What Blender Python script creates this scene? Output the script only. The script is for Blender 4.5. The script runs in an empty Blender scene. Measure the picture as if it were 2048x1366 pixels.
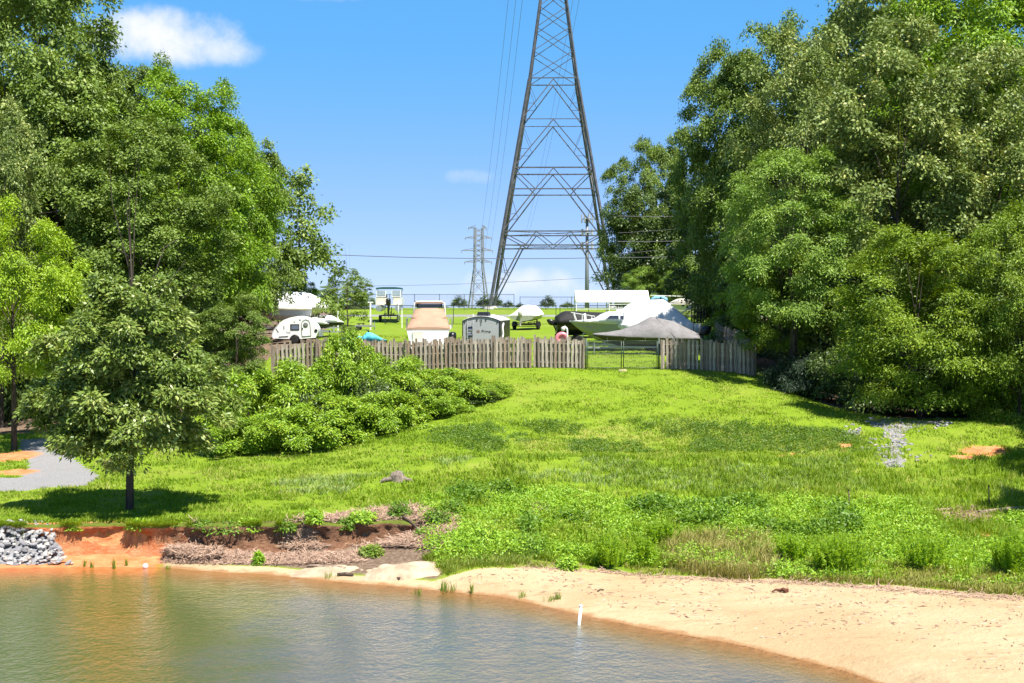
import bpy, math, random
import numpy as np
from mathutils import Vector, Matrix, Euler

sc = bpy.context.scene
COL = sc.collection
R = math.radians

# ------------------------------------------------------------------ camera, sky, sun, exposure
EYE = 8.6                       # camera height above the pond
F = 2800.0                      # focal length in pixels of the 2048 px wide photograph
PITCH = math.atan(83 / F)
cam = bpy.data.cameras.new('camera')
cam_o = bpy.data.objects.new('camera', cam)
COL.objects.link(cam_o)
cam.sensor_width = 36.0
cam.lens = F * 36.0 / 2048
cam.clip_start = 0.5
cam.clip_end = 9000
cam_o.location = (0, 0, EYE)
cam_o.rotation_euler = (math.pi / 2 - PITCH, 0, 0)
sc.camera = cam_o

SUN_DIR = Vector((0.32, -0.43, 1.0)).normalized()      # towards the sun
SUN_EL = math.asin(SUN_DIR.z)
SUN_AZ = math.atan2(SUN_DIR.x, SUN_DIR.y)
sun = bpy.data.lights.new('sun', 'SUN')
sun.energy = 5.0
sun.angle = R(0.53)
sun.color = (1.0, 0.955, 0.88)
sun_o = bpy.data.objects.new('sun', sun)
COL.objects.link(sun_o)
sun_o.rotation_euler = SUN_DIR.to_track_quat('Z', 'Y').to_euler()
sun_o.location = (20, -30, 60)

sc.view_settings.view_transform = 'Standard'
sc.view_settings.look = 'None'
sc.view_settings.exposure = 1.10
sc.view_settings.gamma = 1.0
sc.view_settings.use_curve_mapping = False

world = bpy.data.worlds.new('World')
sc.world = world
world.use_nodes = True


class NT:
    """short hand for building node trees"""
    def __init__(s, tree):
        s.t = tree
        tree.nodes.clear()

    def n(s, typ, ins=None, **kw):
        nd = s.t.nodes.new(typ)
        for k, v in kw.items():
            setattr(nd, k, v)
        for k, v in (ins or {}).items():
            sock = nd.inputs[k]
            if isinstance(v, bpy.types.NodeSocket):
                s.t.links.new(v, sock)
            else:
                sock.default_value = v
        return nd

    def math(s, op, a, b=0.0, c=0.0, clamp=False):
        nd = s.n('ShaderNodeMath', {0: a, 1: b, 2: c}, operation=op, use_clamp=clamp)
        return nd.outputs[0]

    def mix(s, f, a, b, blend='MIX'):
        nd = s.n('ShaderNodeMix', data_type='RGBA', blend_type=blend)
        for i, v in ((0, f), (6, a), (7, b)):
            if isinstance(v, bpy.types.NodeSocket):
                s.t.links.new(v, nd.inputs[i])
            else:
                nd.inputs[i].default_value = v if i == 0 else (*v[:3], 1)
        return nd.outputs[2]

    def noise(s, vec, scale, detail=4, rough=0.55, col=False):
        ins = {'Scale': scale, 'Detail': detail, 'Roughness': rough}
        if vec is not None:
            ins['Vector'] = vec
        nd = s.n('ShaderNodeTexNoise', ins)
        return nd.outputs['Color' if col else 'Fac']

    def ramp(s, v, lo, hi):
        nd = s.n('ShaderNodeMapRange', {0: v, 1: lo, 2: hi, 3: 0.0, 4: 1.0}, interpolation_type='SMOOTHSTEP')
        return nd.outputs[0]

    def stops(s, v, lst):
        nd = s.n('ShaderNodeValToRGB', {0: v})
        el = nd.color_ramp.elements
        while len(el) < len(lst):
            el.new(0.5)
        for e, (p, c) in zip(el, lst):
            e.position = p
            e.color = (*c, 1)
        return nd.outputs[0]


w = NT(world.node_tree)
SKY_STRENGTH = 0.0645
sky = w.n('ShaderNodeTexSky', sky_type='NISHITA', sun_disc=False, sun_elevation=SUN_EL, sun_rotation=SUN_AZ,
          air_density=0.6, dust_density=0.0, ozone_density=6.0, altitude=0)
tc = w.n('ShaderNodeTexCoord')
sep = w.n('ShaderNodeSeparateXYZ', {0: tc.outputs['Generated']})
az = w.math('ARCTAN2', sep.outputs[0], sep.outputs[1])
el = w.math('ARCSINE', sep.outputs[2])


def cloud(az0, el0, ra, re, amp, soft, scale):
    a = w.math('DIVIDE', w.math('SUBTRACT', az, az0), ra)
    e = w.math('DIVIDE', w.math('SUBTRACT', el, el0), re)
    r2 = w.math('ADD', w.math('MULTIPLY', a, a), w.math('MULTIPLY', e, e))
    nz = w.noise(tc.outputs['Generated'], scale, 8, 0.6)
    v = w.math('ADD', w.math('SUBTRACT', 1.0, r2), w.math('MULTIPLY', w.math('SUBTRACT', nz, 0.46), 2.3))
    return w.math('MULTIPLY', w.ramp(v, 0.0, soft), amp)


c1 = cloud(-0.243, 0.179, 0.064, 0.021, 1.0, 1.3, 26)
c2 = cloud(-0.204, 0.172, 0.036, 0.013, 0.85, 1.5, 30)
c3 = cloud(0.012, 0.012, 0.05, 0.012, 0.75, 1.6, 50)
c4 = cloud(-0.030, 0.088, 0.022, 0.006, 0.28, 1.6, 60)
c5 = cloud(-0.135, 0.214, 0.045, 0.008, 0.30, 1.5, 50)
msk = c1
for c in (c2, c3, c4, c5):
    msk = w.math('MAXIMUM', msk, c)
# scattered cumulus over the rest of the sky, of the same kind as the one in view
big = w.noise(tc.outputs['Generated'], 4.2, 7, 0.55)
up = w.ramp(el, 0.26, 0.40)
msk = w.math('MAXIMUM', msk, w.math('MULTIPLY', w.math('MULTIPLY', w.ramp(big, 0.56, 0.68), 0.85), up))
veil = w.mix(w.ramp(el, 0.15, 1.0), w.mix(w.ramp(el, 0.0, 0.19), (2.9, 4.1, 8.6), (0.85, 4.6, 9.7)), (0.4, 1.3, 3.4))
skyb = w.mix(0.5, sky.outputs[0], veil)        # evens the clear summer blue
skyc = w.mix(msk, skyb, (7.3, 7.45, 7.7))
bg = w.n('ShaderNodeBackground', {'Color': skyc, 'Strength': SKY_STRENGTH})
wo = w.n('ShaderNodeOutputWorld', {'Surface': bg.outputs[0]})


# ------------------------------------------------------------------ helpers
def at(px, py, Y):
    """world point seen at pixel (px, py) of the photograph at depth Y"""
    dx, dy = (px - 1024) / F, (683 - py) / F
    d = Vector((dx, math.cos(PITCH) + dy * math.sin(PITCH), -math.sin(PITCH) + dy * math.cos(PITCH)))
    return Vector((0, 0, EYE)) + d * (Y / d.y)


def smooth(a, b, x):
    t = np.clip((np.asarray(x, float) - a) / (b - a), 0, 1)
    return t * t * (3 - 2 * t)


_G = np.random.default_rng(5).random((64, 64))


def vnoise(x, y, s=1.0, ox=0.0):
    """periodic value noise, -0.5..0.5"""
    x = np.asarray(x, float) * s + ox
    y = np.asarray(y, float) * s + ox * 0.7
    xi, yi = np.floor(x).astype(int), np.floor(y).astype(int)
    fx, fy = x - xi, y - yi
    fx, fy = fx * fx * (3 - 2 * fx), fy * fy * (3 - 2 * fy)
    g = lambda i, j: _G[i % 64, j % 64]
    return (g(xi, yi) * (1 - fx) * (1 - fy) + g(xi + 1, yi) * fx * (1 - fy)
            + g(xi, yi + 1) * (1 - fx) * fy + g(xi + 1, yi + 1) * fx * fy) - 0.5


def tag(o, label=None, cat=None, group=None, kind=None):
    if label: o['label'] = label
    if cat: o['category'] = cat
    if group: o['group'] = group
    if kind: o['kind'] = kind
    return o


def thing(name, label, cat, loc=(0, 0, 0), rz=0.0, group=None):
    o = bpy.data.objects.new(name, None)
    COL.objects.link(o)
    o.location = loc
    o.rotation_euler = (0, 0, rz)
    o.empty_display_size = 0.3
    return tag(o, label, cat, group)


class MB:
    """collects shapes into one mesh"""
    def __init__(s):
        s.v, s.f, s.sm = [], [], []

    def add(s, vs, fs, smooth=False):
        b = len(s.v)
        s.v += [tuple(p) for p in vs]
        s.f += [tuple(i + b for i in f) for f in fs]
        s.sm += [smooth] * len(fs)
        return s

    def box(s, c, size, rot=None, taper=1.0):
        x, y, z = (q / 2 for q in size)
        pts = [Vector((sx * x * (taper if sz > 0 else 1), sy * y * (taper if sz > 0 else 1), sz * z))
               for sz in (-1, 1) for sx, sy in ((-1, -1), (1, -1), (1, 1), (-1, 1))]
        if rot is not None:
            m = Euler(rot).to_matrix()
            pts = [m @ p for p in pts]
        pts = [p + Vector(c) for p in pts]
        return s.add(pts, [(3, 2, 1, 0), (4, 5, 6, 7), (0, 1, 5, 4), (1, 2, 6, 5), (2, 3, 7, 6), (3, 0, 4, 7)])

    def bar(s, a, b, w, h=None):
        """square bar from a to b"""
        h = h or w
        a, b = Vector(a), Vector(b)
        d = (b - a).normalized()
        u = d.cross(Vector((0, 0, 1)))
        if u.length < 1e-3: u = Vector((1, 0, 0))
        u.normalize()
        v = u.cross(d)
        pts = [q + u * sx * w / 2 + v * sy * h / 2 for q in (a, b) for sx, sy in ((-1, -1), (1, -1), (1, 1), (-1, 1))]
        return s.add(pts, [(0, 1, 2, 3), (7, 6, 5, 4), (0, 4, 5, 1), (1, 5, 6, 2), (2, 6, 7, 3), (3, 7, 4, 0)])

    def tube(s, path, rad, n=6, cap=True):
        path = [Vector(p) for p in path]
        if not hasattr(rad, '__len__'): rad = [rad] * len(path)
        rings = []
        pu = None
        for i, p in enumerate(path):
            d = (path[min(i + 1, len(path) - 1)] - path[max(i - 1, 0)]).normalized()
            u = pu - d * pu.dot(d) if pu is not None else d.cross(Vector((0, 0, 1)))
            if u.length < 1e-3: u = d.cross(Vector((1, 0, 0)))
            u.normalize(); pu = u
            v = d.cross(u)
            rings.append([p + (u * math.cos(t) + v * math.sin(t)) * rad[i] for t in (2 * math.pi * k / n for k in range(n))])
        return s.loft(rings, closed=True, cap=cap)

    def loft(s, rings, closed=True, cap=True, smooth=True):
        n = len(rings[0])
        vs = [p for r in rings for p in r]
        fs = []
        for i in range(len(rings) - 1):
            for k in range(n if closed else n - 1):
                a, b = i * n + k, i * n + (k + 1) % n
                fs.append((a, b, b + n, a + n))
        s.add(vs, fs, smooth)
        if cap and closed:
            s.add(rings[0], [tuple(range(n))[::-1]])
            s.add(rings[-1], [tuple(range(n))])
        return s

    def lathe(s, prof, axis='z', c=(0, 0, 0), n=20):
        rings = []
        for r, h in prof:
            ring = []
            for k in range(n):
                t = 2 * math.pi * k / n
                p = (r * math.cos(t), r * math.sin(t), h)
                if axis == 'y': p = (p[0], p[2], p[1])
                if axis == 'x': p = (p[2], p[0], p[1])
                ring.append(Vector(p) + Vector(c))
            rings.append(ring)
        return s.loft(rings, True, True)

    def prism(s, poly, y0, y1):
        """polygon in the xz plane extruded along y"""
        n = len(poly)
        a = [(x, y0, z) for x, z in poly]
        b = [(x, y1, z) for x, z in poly]
        return s.add(a + b, [tuple(range(n)), tuple(range(2 * n - 1, n - 1, -1))] +
                     [(k, k + n, (k + 1) % n + n, (k + 1) % n) for k in range(n)])

    def mesh(s, name, mat):
        me = bpy.data.meshes.new(name)
        me.from_pydata(s.v, [], s.f)
        me.polygons.foreach_set('use_smooth', s.sm)
        me.update()
        if mat: me.materials.append(mat)
        return me

    def build(s, name, mat, parent=None, fix=True):
        me = s.mesh(name, mat)
        if fix:
            import bmesh
            bm = bmesh.new(); bm.from_mesh(me)
            bmesh.ops.remove_doubles(bm, verts=bm.verts, dist=1e-5)
            bmesh.ops.recalc_face_normals(bm, faces=bm.faces)
            bm.to_mesh(me); bm.free()
        return link(name, me, parent)


def link(name, me, parent=None, loc=None, rot=None, scale=None):
    o = bpy.data.objects.new(name, me)
    COL.objects.link(o)
    if parent is not None: o.parent = parent
    if loc is not None: o.location = loc
    if rot is not None: o.rotation_euler = rot
    if scale is not None: o.scale = scale
    return o


def np_mesh(name, V, Fq, mat, tint=None, smooth=False, matidx=None):
    """mesh from numpy arrays: V (n,3), Fq (m,k)"""
    me = bpy.data.meshes.new(name)
    V = np.ascontiguousarray(V, np.float32)
    Fq = np.ascontiguousarray(Fq, np.int32)
    m, k = Fq.shape
    me.vertices.add(len(V)); me.vertices.foreach_set('co', V.ravel())
    me.loops.add(m * k); me.loops.foreach_set('vertex_index', Fq.ravel())
    me.polygons.add(m)
    me.polygons.foreach_set('loop_start', np.arange(0, m * k, k, dtype=np.int32))
    if smooth: me.polygons.foreach_set('use_smooth', np.ones(m, bool))
    if tint is not None:
        a = me.attributes.new('tint', 'FLOAT', 'FACE')
        a.data.foreach_set('value', np.ascontiguousarray(tint, np.float32))
    me.update(calc_edges=True)
    me.validate()
    if mat: me.materials.append(mat)
    return me


MATS = {}


def mat(name, col, rough=0.6, spec=0.5, metal=0.0, var=0.12, scale=6.0, bump=0.0, bscale=60.0, stretch=None, dirt=None):
    """painted / plain surface with slight mottling"""
    if name in MATS: return MATS[name]
    m = bpy.data.materials.new(name)
    m.use_nodes = True
    t = NT(m.node_tree)
    co = t.n('ShaderNodeTexCoord').outputs['Object']
    if stretch:
        co = t.n('ShaderNodeMapping', {0: co, 3: stretch}).outputs[0]
    nz = t.noise(co, scale, 6, 0.6)
    lo = tuple(c * (1 - var) for c in col); hi = tuple(min(1, c * (1 + var)) for c in col)
    c = t.mix(t.ramp(nz, 0.3, 0.7), lo, hi)
    if dirt:
        nd = t.noise(co, scale * 0.6, 8, 0.7)
        c = t.mix(t.math('MULTIPLY', t.ramp(nd, 0.5, 0.75), dirt[3]), c, dirt[:3])
    ins = {'Base Color': c, 'Roughness': rough, 'Metallic': metal, 'Specular IOR Level': spec}
    if bump:
        b = t.n('ShaderNodeBump', {'Height': t.noise(co, bscale, 4, 0.6), 'Strength': bump, 'Distance': 0.02})
        ins['Normal'] = b.outputs[0]
    p = t.n('ShaderNodeBsdfPrincipled', ins)
    t.n('ShaderNodeOutputMaterial', {0: p.outputs[0]})
    MATS[name] = m
    return m


def leafmat(name, stops, rough=0.5, spec=0.4, trans=0.3, tcol=None):
    if name in MATS: return MATS[name]
    m = bpy.data.materials.new(name)
    m.use_nodes = True
    t = NT(m.node_tree)
    a = t.n('ShaderNodeAttribute', attribute_name='tint')
    c = t.stops(a.outputs['Fac'], stops)
    p = t.n('ShaderNodeBsdfPrincipled', {'Base Color': c, 'Roughness': rough, 'Specular IOR Level': spec})
    hs = t.n('ShaderNodeHueSaturation', {'Hue': 0.485, 'Saturation': 1.15, 'Value': 1.35, 'Color': c})
    tr = t.n('ShaderNodeBsdfTranslucent', {'Color': hs.outputs[0]})
    mx = t.n('ShaderNodeMixShader', {0: trans, 1: p.outputs[0], 2: tr.outputs[0]})
    t.n('ShaderNodeOutputMaterial', {0: mx.outputs[0]})
    MATS[name] = m
    return m


# ------------------------------------------------------------------ terrain
shore_px = [(-1400, 1135), (0, 1135), (300, 1135), (500, 1146), (700, 1166), (900, 1181), (1000, 1195), (1100, 1214), (1200, 1236), (1300, 1257),
            (1400, 1275), (1500, 1295), (1600, 1319), (1700, 1344), (1765, 1366), (1900, 1430), (2100, 1560), (2500, 1900)]
_sx, _sy = [], []
for px, py in shore_px:
    dy = math.tan(math.atan((py - 683) / F) + PITCH)
    Y = EYE / dy
    _sx.append((px - 1024) / F * Y); _sy.append(Y)
_o = np.argsort(_sx); SHX, SHY = np.array(_sx)[_o], np.array(_sy)[_o]


def shore(X):
    X = np.asarray(X, float)
    return np.interp(X, SHX, SHY) + 0.35 * vnoise(X, X * 0, 0.55, 3) + 0.12 * vnoise(X, X * 0, 2.1, 9)


ctrl = []


def cp(px, py, Y):
    p = at(px, py, Y); ctrl.append((p.x, p.y, p.z))


for px in (-700, -200, 100):
    for py, Y in ((1045, 46.6), (1025, 49), (975, 55), (935, 61), (880, 70), (800, 86), (770, 98)): cp(px, py, Y)
for py, Y in ((1045, 46.6), (980, 54.3), (905, 65)): cp(420, py, Y)
for px, py, Y in ((650, 1000, 51.5), (650, 940, 58), (600, 900, 65), (700, 885, 66), (870, 845, 68), (1000, 800, 72),
                  (900, 1030, 48), (900, 980, 53), (900, 915, 59), (900, 860, 65),
                  (1200, 1130, 44.2), (1200, 1080, 47.3), (1200, 1000, 52.5), (1200, 925, 58), (1200, 914, 60.7), (1200, 850, 66), (1200, 790, 73), (1200, 738, 80),
                  (1500, 1155, 42.6), (1500, 1080, 47), (1500, 1000, 52), (1500, 930, 57.5), (1500, 918, 60.2), (1500, 850, 66), (1500, 795, 73), (1490, 748, 79.5),
                  (1790, 1172, 39.5), (1790, 1100, 45), (1790, 1000, 52), (1790, 930, 58), (1790, 884, 62.5), (1790, 845, 66),
                  (1560, 764, 79), (1650, 803, 75), (1690, 818, 72), (1838, 838, 70),
                  (2048, 1190, 38), (2048, 1080, 46), (2048, 1000, 52), (2048, 930, 58), (2048, 880, 62), (2048, 835, 66),
                  (2400, 1190, 36), (2400, 1080, 46), (2400, 1000, 52), (2400, 880, 62), (2400, 835, 66), (2400, 800, 80),
                  (1838, 800, 80), (2100, 780, 82), (1700, 760, 88), (2000, 730, 100), (1650, 710, 100)): cp(px, py, Y)
for px, Y, z in ((420, 80, 3.3), (420, 96, 4.9), (545, 97, 5.5), (540, 104, 5.75), (535, 110, 5.95), (545, 80, 4.3), (820, 80, 4.52), (1000, 80, 4.66), (1320, 80, 4.62), (1410, 80, 4.6),
                 (545, 88, 5.05), (850, 88, 5.12), (1000, 88, 5.14), (1300, 88, 5.14), (1460, 88, 5.05),
                 (590, 97, 5.6), (1000, 97, 5.5), (1300, 97, 5.3), (1460, 100, 5.3),
                 (600, 112, 5.95), (1000, 112, 5.9), (1400, 112, 5.8),
                 (300, 120, 5.0), (1800, 120, 5.2)):
    ctrl.append(((px - 1024) / F * Y, Y, z))
for Y, z in ((133, 6.3), (150, 6.95), (165, 7.4), (185, 7.55)):
    for X in (-45, -20, -6, 6, 20, 45): ctrl.append((X, Y, z))
for X in (-44, -30, -16):
    for Y in (44, 36, 28): ctrl.append((X, Y, 1.1))
for X, Y, z in ((-8, 44, 1.1), (-8, 36, .8), (0, 36, 0), (6, 30, 0.2), (20, 30, .9), (30, 28, 1.2), (44, 40, 1.4), (44, 60, 2.5), (44, 90, 4), (-44, 110, 3.5)):
    ctrl.append((X, Y, z))
ctrl = np.array(ctrl)


def _tps_fit(P, z, lam=0.02):
    n = len(P)
    d = np.linalg.norm(P[:, None] - P[None], axis=2)
    K = np.where(d > 0, d * d * np.log(d + 1e-9), 0) + lam * np.eye(n) * 50
    Q = np.hstack([np.ones((n, 1)), P])
    A = np.block([[K, Q], [Q.T, np.zeros((3, 3))]])
    return np.linalg.solve(A, np.concatenate([z, np.zeros(3)]))


_P = ctrl[:, :2] / 20.0
_W = _tps_fit(_P, ctrl[:, 2], 0.0002)


def tps(X, Y):
    X = np.asarray(X, float); Y = np.asarray(Y, float)
    sh = X.shape
    q = np.stack([np.clip(X, -45, 45).ravel(), np.clip(Y, 27, 188).ravel()], 1) / 20.0
    out = np.empty(len(q))
    for i in range(0, len(q), 20000):
        s = q[i:i + 20000]
        d2 = ((s[:, None] - _P[None]) ** 2).sum(2)
        out[i:i + 20000] = (0.5 * d2 * np.log(d2 + 1e-12)) @ _W[:-3] + _W[-3] + s @ _W[-2:]
    return out.reshape(sh)


BANK = 46.55


def bank_y(X):
    return BANK + 0.5 * vnoise(X, np.asarray(X) * 0, 0.5, 1) + 0.25 * vnoise(X, np.asarray(X) * 0, 1.7, 4)


def gz(X, Y):
    X = np.asarray(X, float); Y = np.asarray(Y, float)
    s = Y - shore(X)
    low = np.where(s > 0, 0.10 * s, np.maximum(0.11 * s, -1.8))
    top = tps(X, Y)
    kx = smooth(-5, -1, X) * (1 - smooth(13, 17, X))
    top = top + kx * (.17 * np.exp(-((Y - 58.0 - .3 * np.sin(X * .5)) / .9) ** 2) - .13 * np.exp(-((Y - 60.9 - .3 * np.sin(X * .5)) / 1.2) ** 2) + .16 * np.exp(-((Y - 66.2) / 1.1) ** 2) - .08 * np.exp(-((Y - 64.0) / 1.0) ** 2))
    far = np.maximum(Y - 186, 0)
    top = top - 0.013 * far
    top = top + smooth(44, 52, Y) * (0.14 * vnoise(X, Y, 0.35) + 0.07 * vnoise(X, Y, 1.1, 5) + 0.05 * vnoise(X, Y, 2.3, 8)) * (1 - smooth(90, 120, Y) * .6)
    wr = smooth(0.0, 5.0, s)                                  # right: the beach runs up smoothly
    wl = smooth(0.0, 0.16, Y - bank_y(X) - 0.12)              # left: a cut bank
    k = smooth(-5.0, -1.0, X)
    return low + (top - low) * (wl * (1 - k) + wr * k)


def gz1(X, Y):
    return float(gz(np.array([X]), np.array([Y]))[0])


def hit(px, py, y0=30.0, y1=190.0):
    """where the line of sight through a pixel meets the ground"""
    Ys = np.linspace(y0, y1, 1600)
    p0 = at(px, py, 1.0) - Vector((0, 0, EYE))
    Xs = p0.x * Ys; Zs = EYE + p0.z * Ys
    below = Zs <= np.maximum(gz(Xs, Ys), 0)
    i = int(np.argmax(below)) if below.any() else len(Ys) - 1
    return float(Xs[i]), float(Ys[i])


def in_poly(X, Y, poly):
    c = np.zeros(X.shape, bool)
    n = len(poly)
    for i in range(n):
        (x0, y0), (x1, y1) = poly[i], poly[(i + 1) % n]
        if y0 == y1: continue
        c ^= ((y0 > Y) != (y1 > Y)) & (X < (x1 - x0) * (Y - y0) / (y1 - y0) + x0)
    return c


def poly_px(pts):
    return [hit(*p) for p in pts]


# upper edge of the sand
_up = [hit(px, py) for px, py in ((850, 1168), (900, 1150), (960, 1136), (1050, 1131), (1200, 1138), (1400, 1153), (1600, 1161), (1800, 1175), (2048, 1193), (2300, 1215))]
UPX, UPY = np.array([p[0] for p in _up]), np.array([p[1] for p in _up])


def sand_top(X):
    X = np.asarray(X, float)
    return np.interp(X, UPX, UPY) + 0.5 * vnoise(X, X * 0, 0.9, 7) + 0.25 * vnoise(X, X * 0, 2.7, 2)


def blob(X, Y, px, py, rx, ry):
    x, y = hit(px, py)
    return np.clip(1.25 - np.sqrt(((X - x) / rx) ** 2 + ((Y - y) / ry) ** 2), 0, 1)


def steps(*seg):
    out = []
    for a, b, st in seg:
        out += list(np.arange(a, b - 1e-6, st))
    return np.array(out + [seg[-1][1]])


gx = np.concatenate([-np.geomspace(46, 3000, 16)[::-1], steps((-45, 45, 0.3)), np.geomspace(46, 3000, 16)])
gy = np.concatenate([[-60, -20, 0, 10, 18], steps((22, 44, 0.3), (44, 48.5, 0.12), (48.5, 70, 0.3), (70, 100, 0.45), (100, 190, 1.3)), np.geomspace(194, 6000, 22)])
GX, GY = np.meshgrid(gx, gy)
GZ = gz(GX, GY)
nx, ny = len(gx), len(gy)
idx = np.arange(nx * ny).reshape(ny, nx)
quads = np.stack([idx[:-1, :-1], idx[:-1, 1:], idx[1:, 1:], idx[1:, :-1]], -1).reshape(-1, 4)

S = GY - shore(GX)
m_sand = np.clip((sand_top(GX) - GY) / 0.5 + 0.5, 0, 1) * smooth(-5.0, -4.2, GX) * (S > -60)
m_clay = (1 - smooth(0.1, 0.6, GY - bank_y(GX))) * (1 - smooth(-12.2, -10.4, GX))
m_beach = (1 - smooth(0.1, 0.6, GY - bank_y(GX))) * smooth(-12.2, -10.4, GX) * (1 - smooth(-2.6, -1.6, GX))
m_sand = np.maximum(m_sand, m_beach * (1 - smooth(0.3, 1.3, S)))
clayblobs = ((1965, 905, 1.25, 1.0), (1992, 898, .7, .7), (1928, 915, .6, .5), (1560, 914, .25, .35), (1582, 910, .22, .3), (1690, 893, .4, .5), (1970, 1072, .6, .5),
             (20, 915, 1.6, 2.4), (30, 945, 1.2, 1.0), (80, 778, 2.5, 3.0))
for b in clayblobs:
    m_clay = np.maximum(m_clay, blob(GX, GY, *b))
m_grav = np.zeros_like(GX)
drive = poly_px([(-60, 985), (60, 980), (170, 973), (200, 955), (150, 915), (130, 884), (100, 876), (40, 880), (40, 900), (62, 930), (40, 955), (-60, 958)])
m_grav[in_poly(GX, GY, drive)] = 1
gul = poly_px([(1740, 838), (1800, 836), (1900, 842), (1850, 850), (1815, 862), (1800, 885), (1808, 915), (1815, 935), (1770, 935), (1765, 905), (1782, 880), (1765, 860), (1740, 850)])
m_grav[in_poly(GX, GY, gul)] = 0.75
m_grav = np.maximum(m_grav, ((GY > 147) & (GY < 151.5)) * 1.0)
# leaf litter under the woods, its brown also painting in the shade there
wood_l = poly_px([(-900, 880), (-60, 868), (120, 862), (330, 840), (430, 800), (470, 770)]) + [(-14, 100), (-20, 160), (-120, 160), (-120, 75)]
wood_r = poly_px([(1525, 748), (1600, 790), (1690, 818), (1760, 832), (1850, 840), (1950, 838), (2100, 834)]) + [(60, 66), (90, 160), (24, 160), (17, 110), (15.2, 90)]
m_mulch = np.zeros_like(GX)
m_mulch[in_poly(GX, GY, wood_l)] = 1
m_mulch[in_poly(GX, GY, wood_r)] = 1
for b in ((760, 1035, 1.6, 1.2), (850, 1040, 1.4, 1.4), (700, 1060, 1.6, .8), (1060, 1018, .7, .8), (1900, 1028, 1.6, .8), (1960, 1038, 1.4, 1.2), (560, 1052, 1.2, .3)):
    m_mulch = np.maximum(m_mulch, blob(GX, GY, *b))
m_mulch = np.maximum(m_mulch, m_beach * smooth(0.4, 1.5, S))
# dry, thin turf on the worn slope face
m_dry = np.zeros_like(GX)
for b in ((1100, 890, 2.5, 1.6), (1180, 868, 1.2, .8), (1330, 905, 1.5, .9), (1000, 935, 1.5, .8), (1250, 880, 3.5, 2.4), (1450, 890, 3.5, 2.6), (1620, 890, 2.5, 2.6), (1750, 955, 2.5, 1.6), (1900, 965, 2, 1.2)):
    m_dry = np.maximum(m_dry, blob(GX, GY, *b))

gm = np_mesh('ground', np.stack([GX.ravel(), GY.ravel(), GZ.ravel()], 1), quads, None, smooth=True)
for nm, arr in (('sand', m_sand), ('clay', m_clay), ('gravel', m_grav), ('mulch', m_mulch), ('dry', m_dry)):
    a = gm.attributes.new(nm, 'FLOAT', 'POINT')
    a.data.foreach_set('value', arr.ravel().astype(np.float32))
a = gm.attributes.new('shore', 'FLOAT', 'POINT')
a.data.foreach_set('value', np.clip(S, -50, 50).ravel().astype(np.float32))

m = bpy.data.materials.new('ground')
m.use_nodes = True
t = NT(m.node_tree)
co = t.n('ShaderNodeTexCoord').outputs['Object']
A = lambda nm: t.n('ShaderNodeAttribute', attribute_name=nm).outputs['Fac']
n1 = t.noise(co, 0.22, 5, 0.6); n2 = t.noise(co, 1.6, 5, 0.65); n3 = t.noise(co, 9, 4, 0.7); n4 = t.noise(co, 40, 3, 0.7)
g = t.mix(t.ramp(n2, 0.3, 0.7), (0.135, 0.215, 0.012), (0.185, 0.27, 0.014))
g = t.mix(t.math('MULTIPLY', t.ramp(n1, 0.48, 0.66), 0.55), g, (0.22, 0.265, 0.035))
g = t.mix(t.math('MULTIPLY', t.ramp(n3, 0.55, 0.75), 0.4), g, (0.08, 0.15, 0.012))
g = t.mix(t.math('MULTIPLY', t.ramp(n4, 0.55, 0.8), 0.4), g, (0.25, 0.28, 0.06))


def edge(v, lo=0.35, hi=0.65, amt=0.7):
    e = t.math('ADD', v, t.math('MULTIPLY', t.math('SUBTRACT', t.math('MULTIPLY', t.math('ADD', n3, n2), 0.5), 0.5), amt))
    return t.ramp(e, lo, hi)


dry = t.mix(t.ramp(n2, 0.35, 0.7), (0.19, 0.26, 0.03), (0.30, 0.26, 0.08))
g = t.mix(t.math('MULTIPLY', edge(A('dry'), 0.2, 0.9, 1.4), 0.7), g, dry)
mul = t.mix(t.ramp(n3, 0.3, 0.7), (0.10, 0.065, 0.04), (0.24, 0.17, 0.12))
g = t.mix(edge(A('mulch')), g, mul)
grv = t.mix(t.ramp(n4, 0.3, 0.7), (0.15, 0.145, 0.145), (0.34, 0.33, 0.32))
g = t.mix(edge(A('gravel'), 0.4, 0.6, 0.6), g, grv)
cl = t.mix(t.ramp(n2, 0.3, 0.7), (0.46, 0.15, 0.055), (0.58, 0.27, 0.12))
g = t.mix(edge(A('clay'), 0.34, 0.62, 1.9), g, cl)
sd = t.mix(t.ramp(n1, 0.35, 0.65), (0.395, 0.28, 0.155), (0.46, 0.35, 0.21))
sd = t.mix(t.math('MULTIPLY', t.ramp(n2, 0.5, 0.75), 0.45), sd, (0.34, 0.21, 0.105))
sd = t.mix(t.math('MULTIPLY', t.ramp(t.noise(co, 14, 5, .75), 0.60, 0.70), 0.6), sd, (0.24, 0.145, 0.08))
sd = t.mix(t.math('MULTIPLY', t.ramp(t.noise(t.n('ShaderNodeMapping', {0: co, 3: (.5, 2.2, 1), 2: (0, 0, .5)}).outputs[0], 1.1, 6, .7), 0.52, 0.7), 0.5), sd, (0.30, 0.19, 0.10))
wet = t.ramp(t.math('ADD', A('shore'), t.math('MULTIPLY', t.math('SUBTRACT', n2, 0.5), 1.2)), 0.38, 0.02)
sd = t.mix(wet, sd, (0.31, 0.175, 0.08))
g = t.mix(edge(A('sand'), 0.42, 0.58, 0.5), g, sd)
bh = t.math('ADD', t.math('ADD', t.math('MULTIPLY', n3, 0.7), t.math('MULTIPLY', n4, 0.5)), t.math('MULTIPLY', t.noise(co, 4.0, 4, .6), 2.0))
bmp = t.n('ShaderNodeBump', {'Height': bh, 'Strength': 0.55, 'Distance': 0.09})
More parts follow.
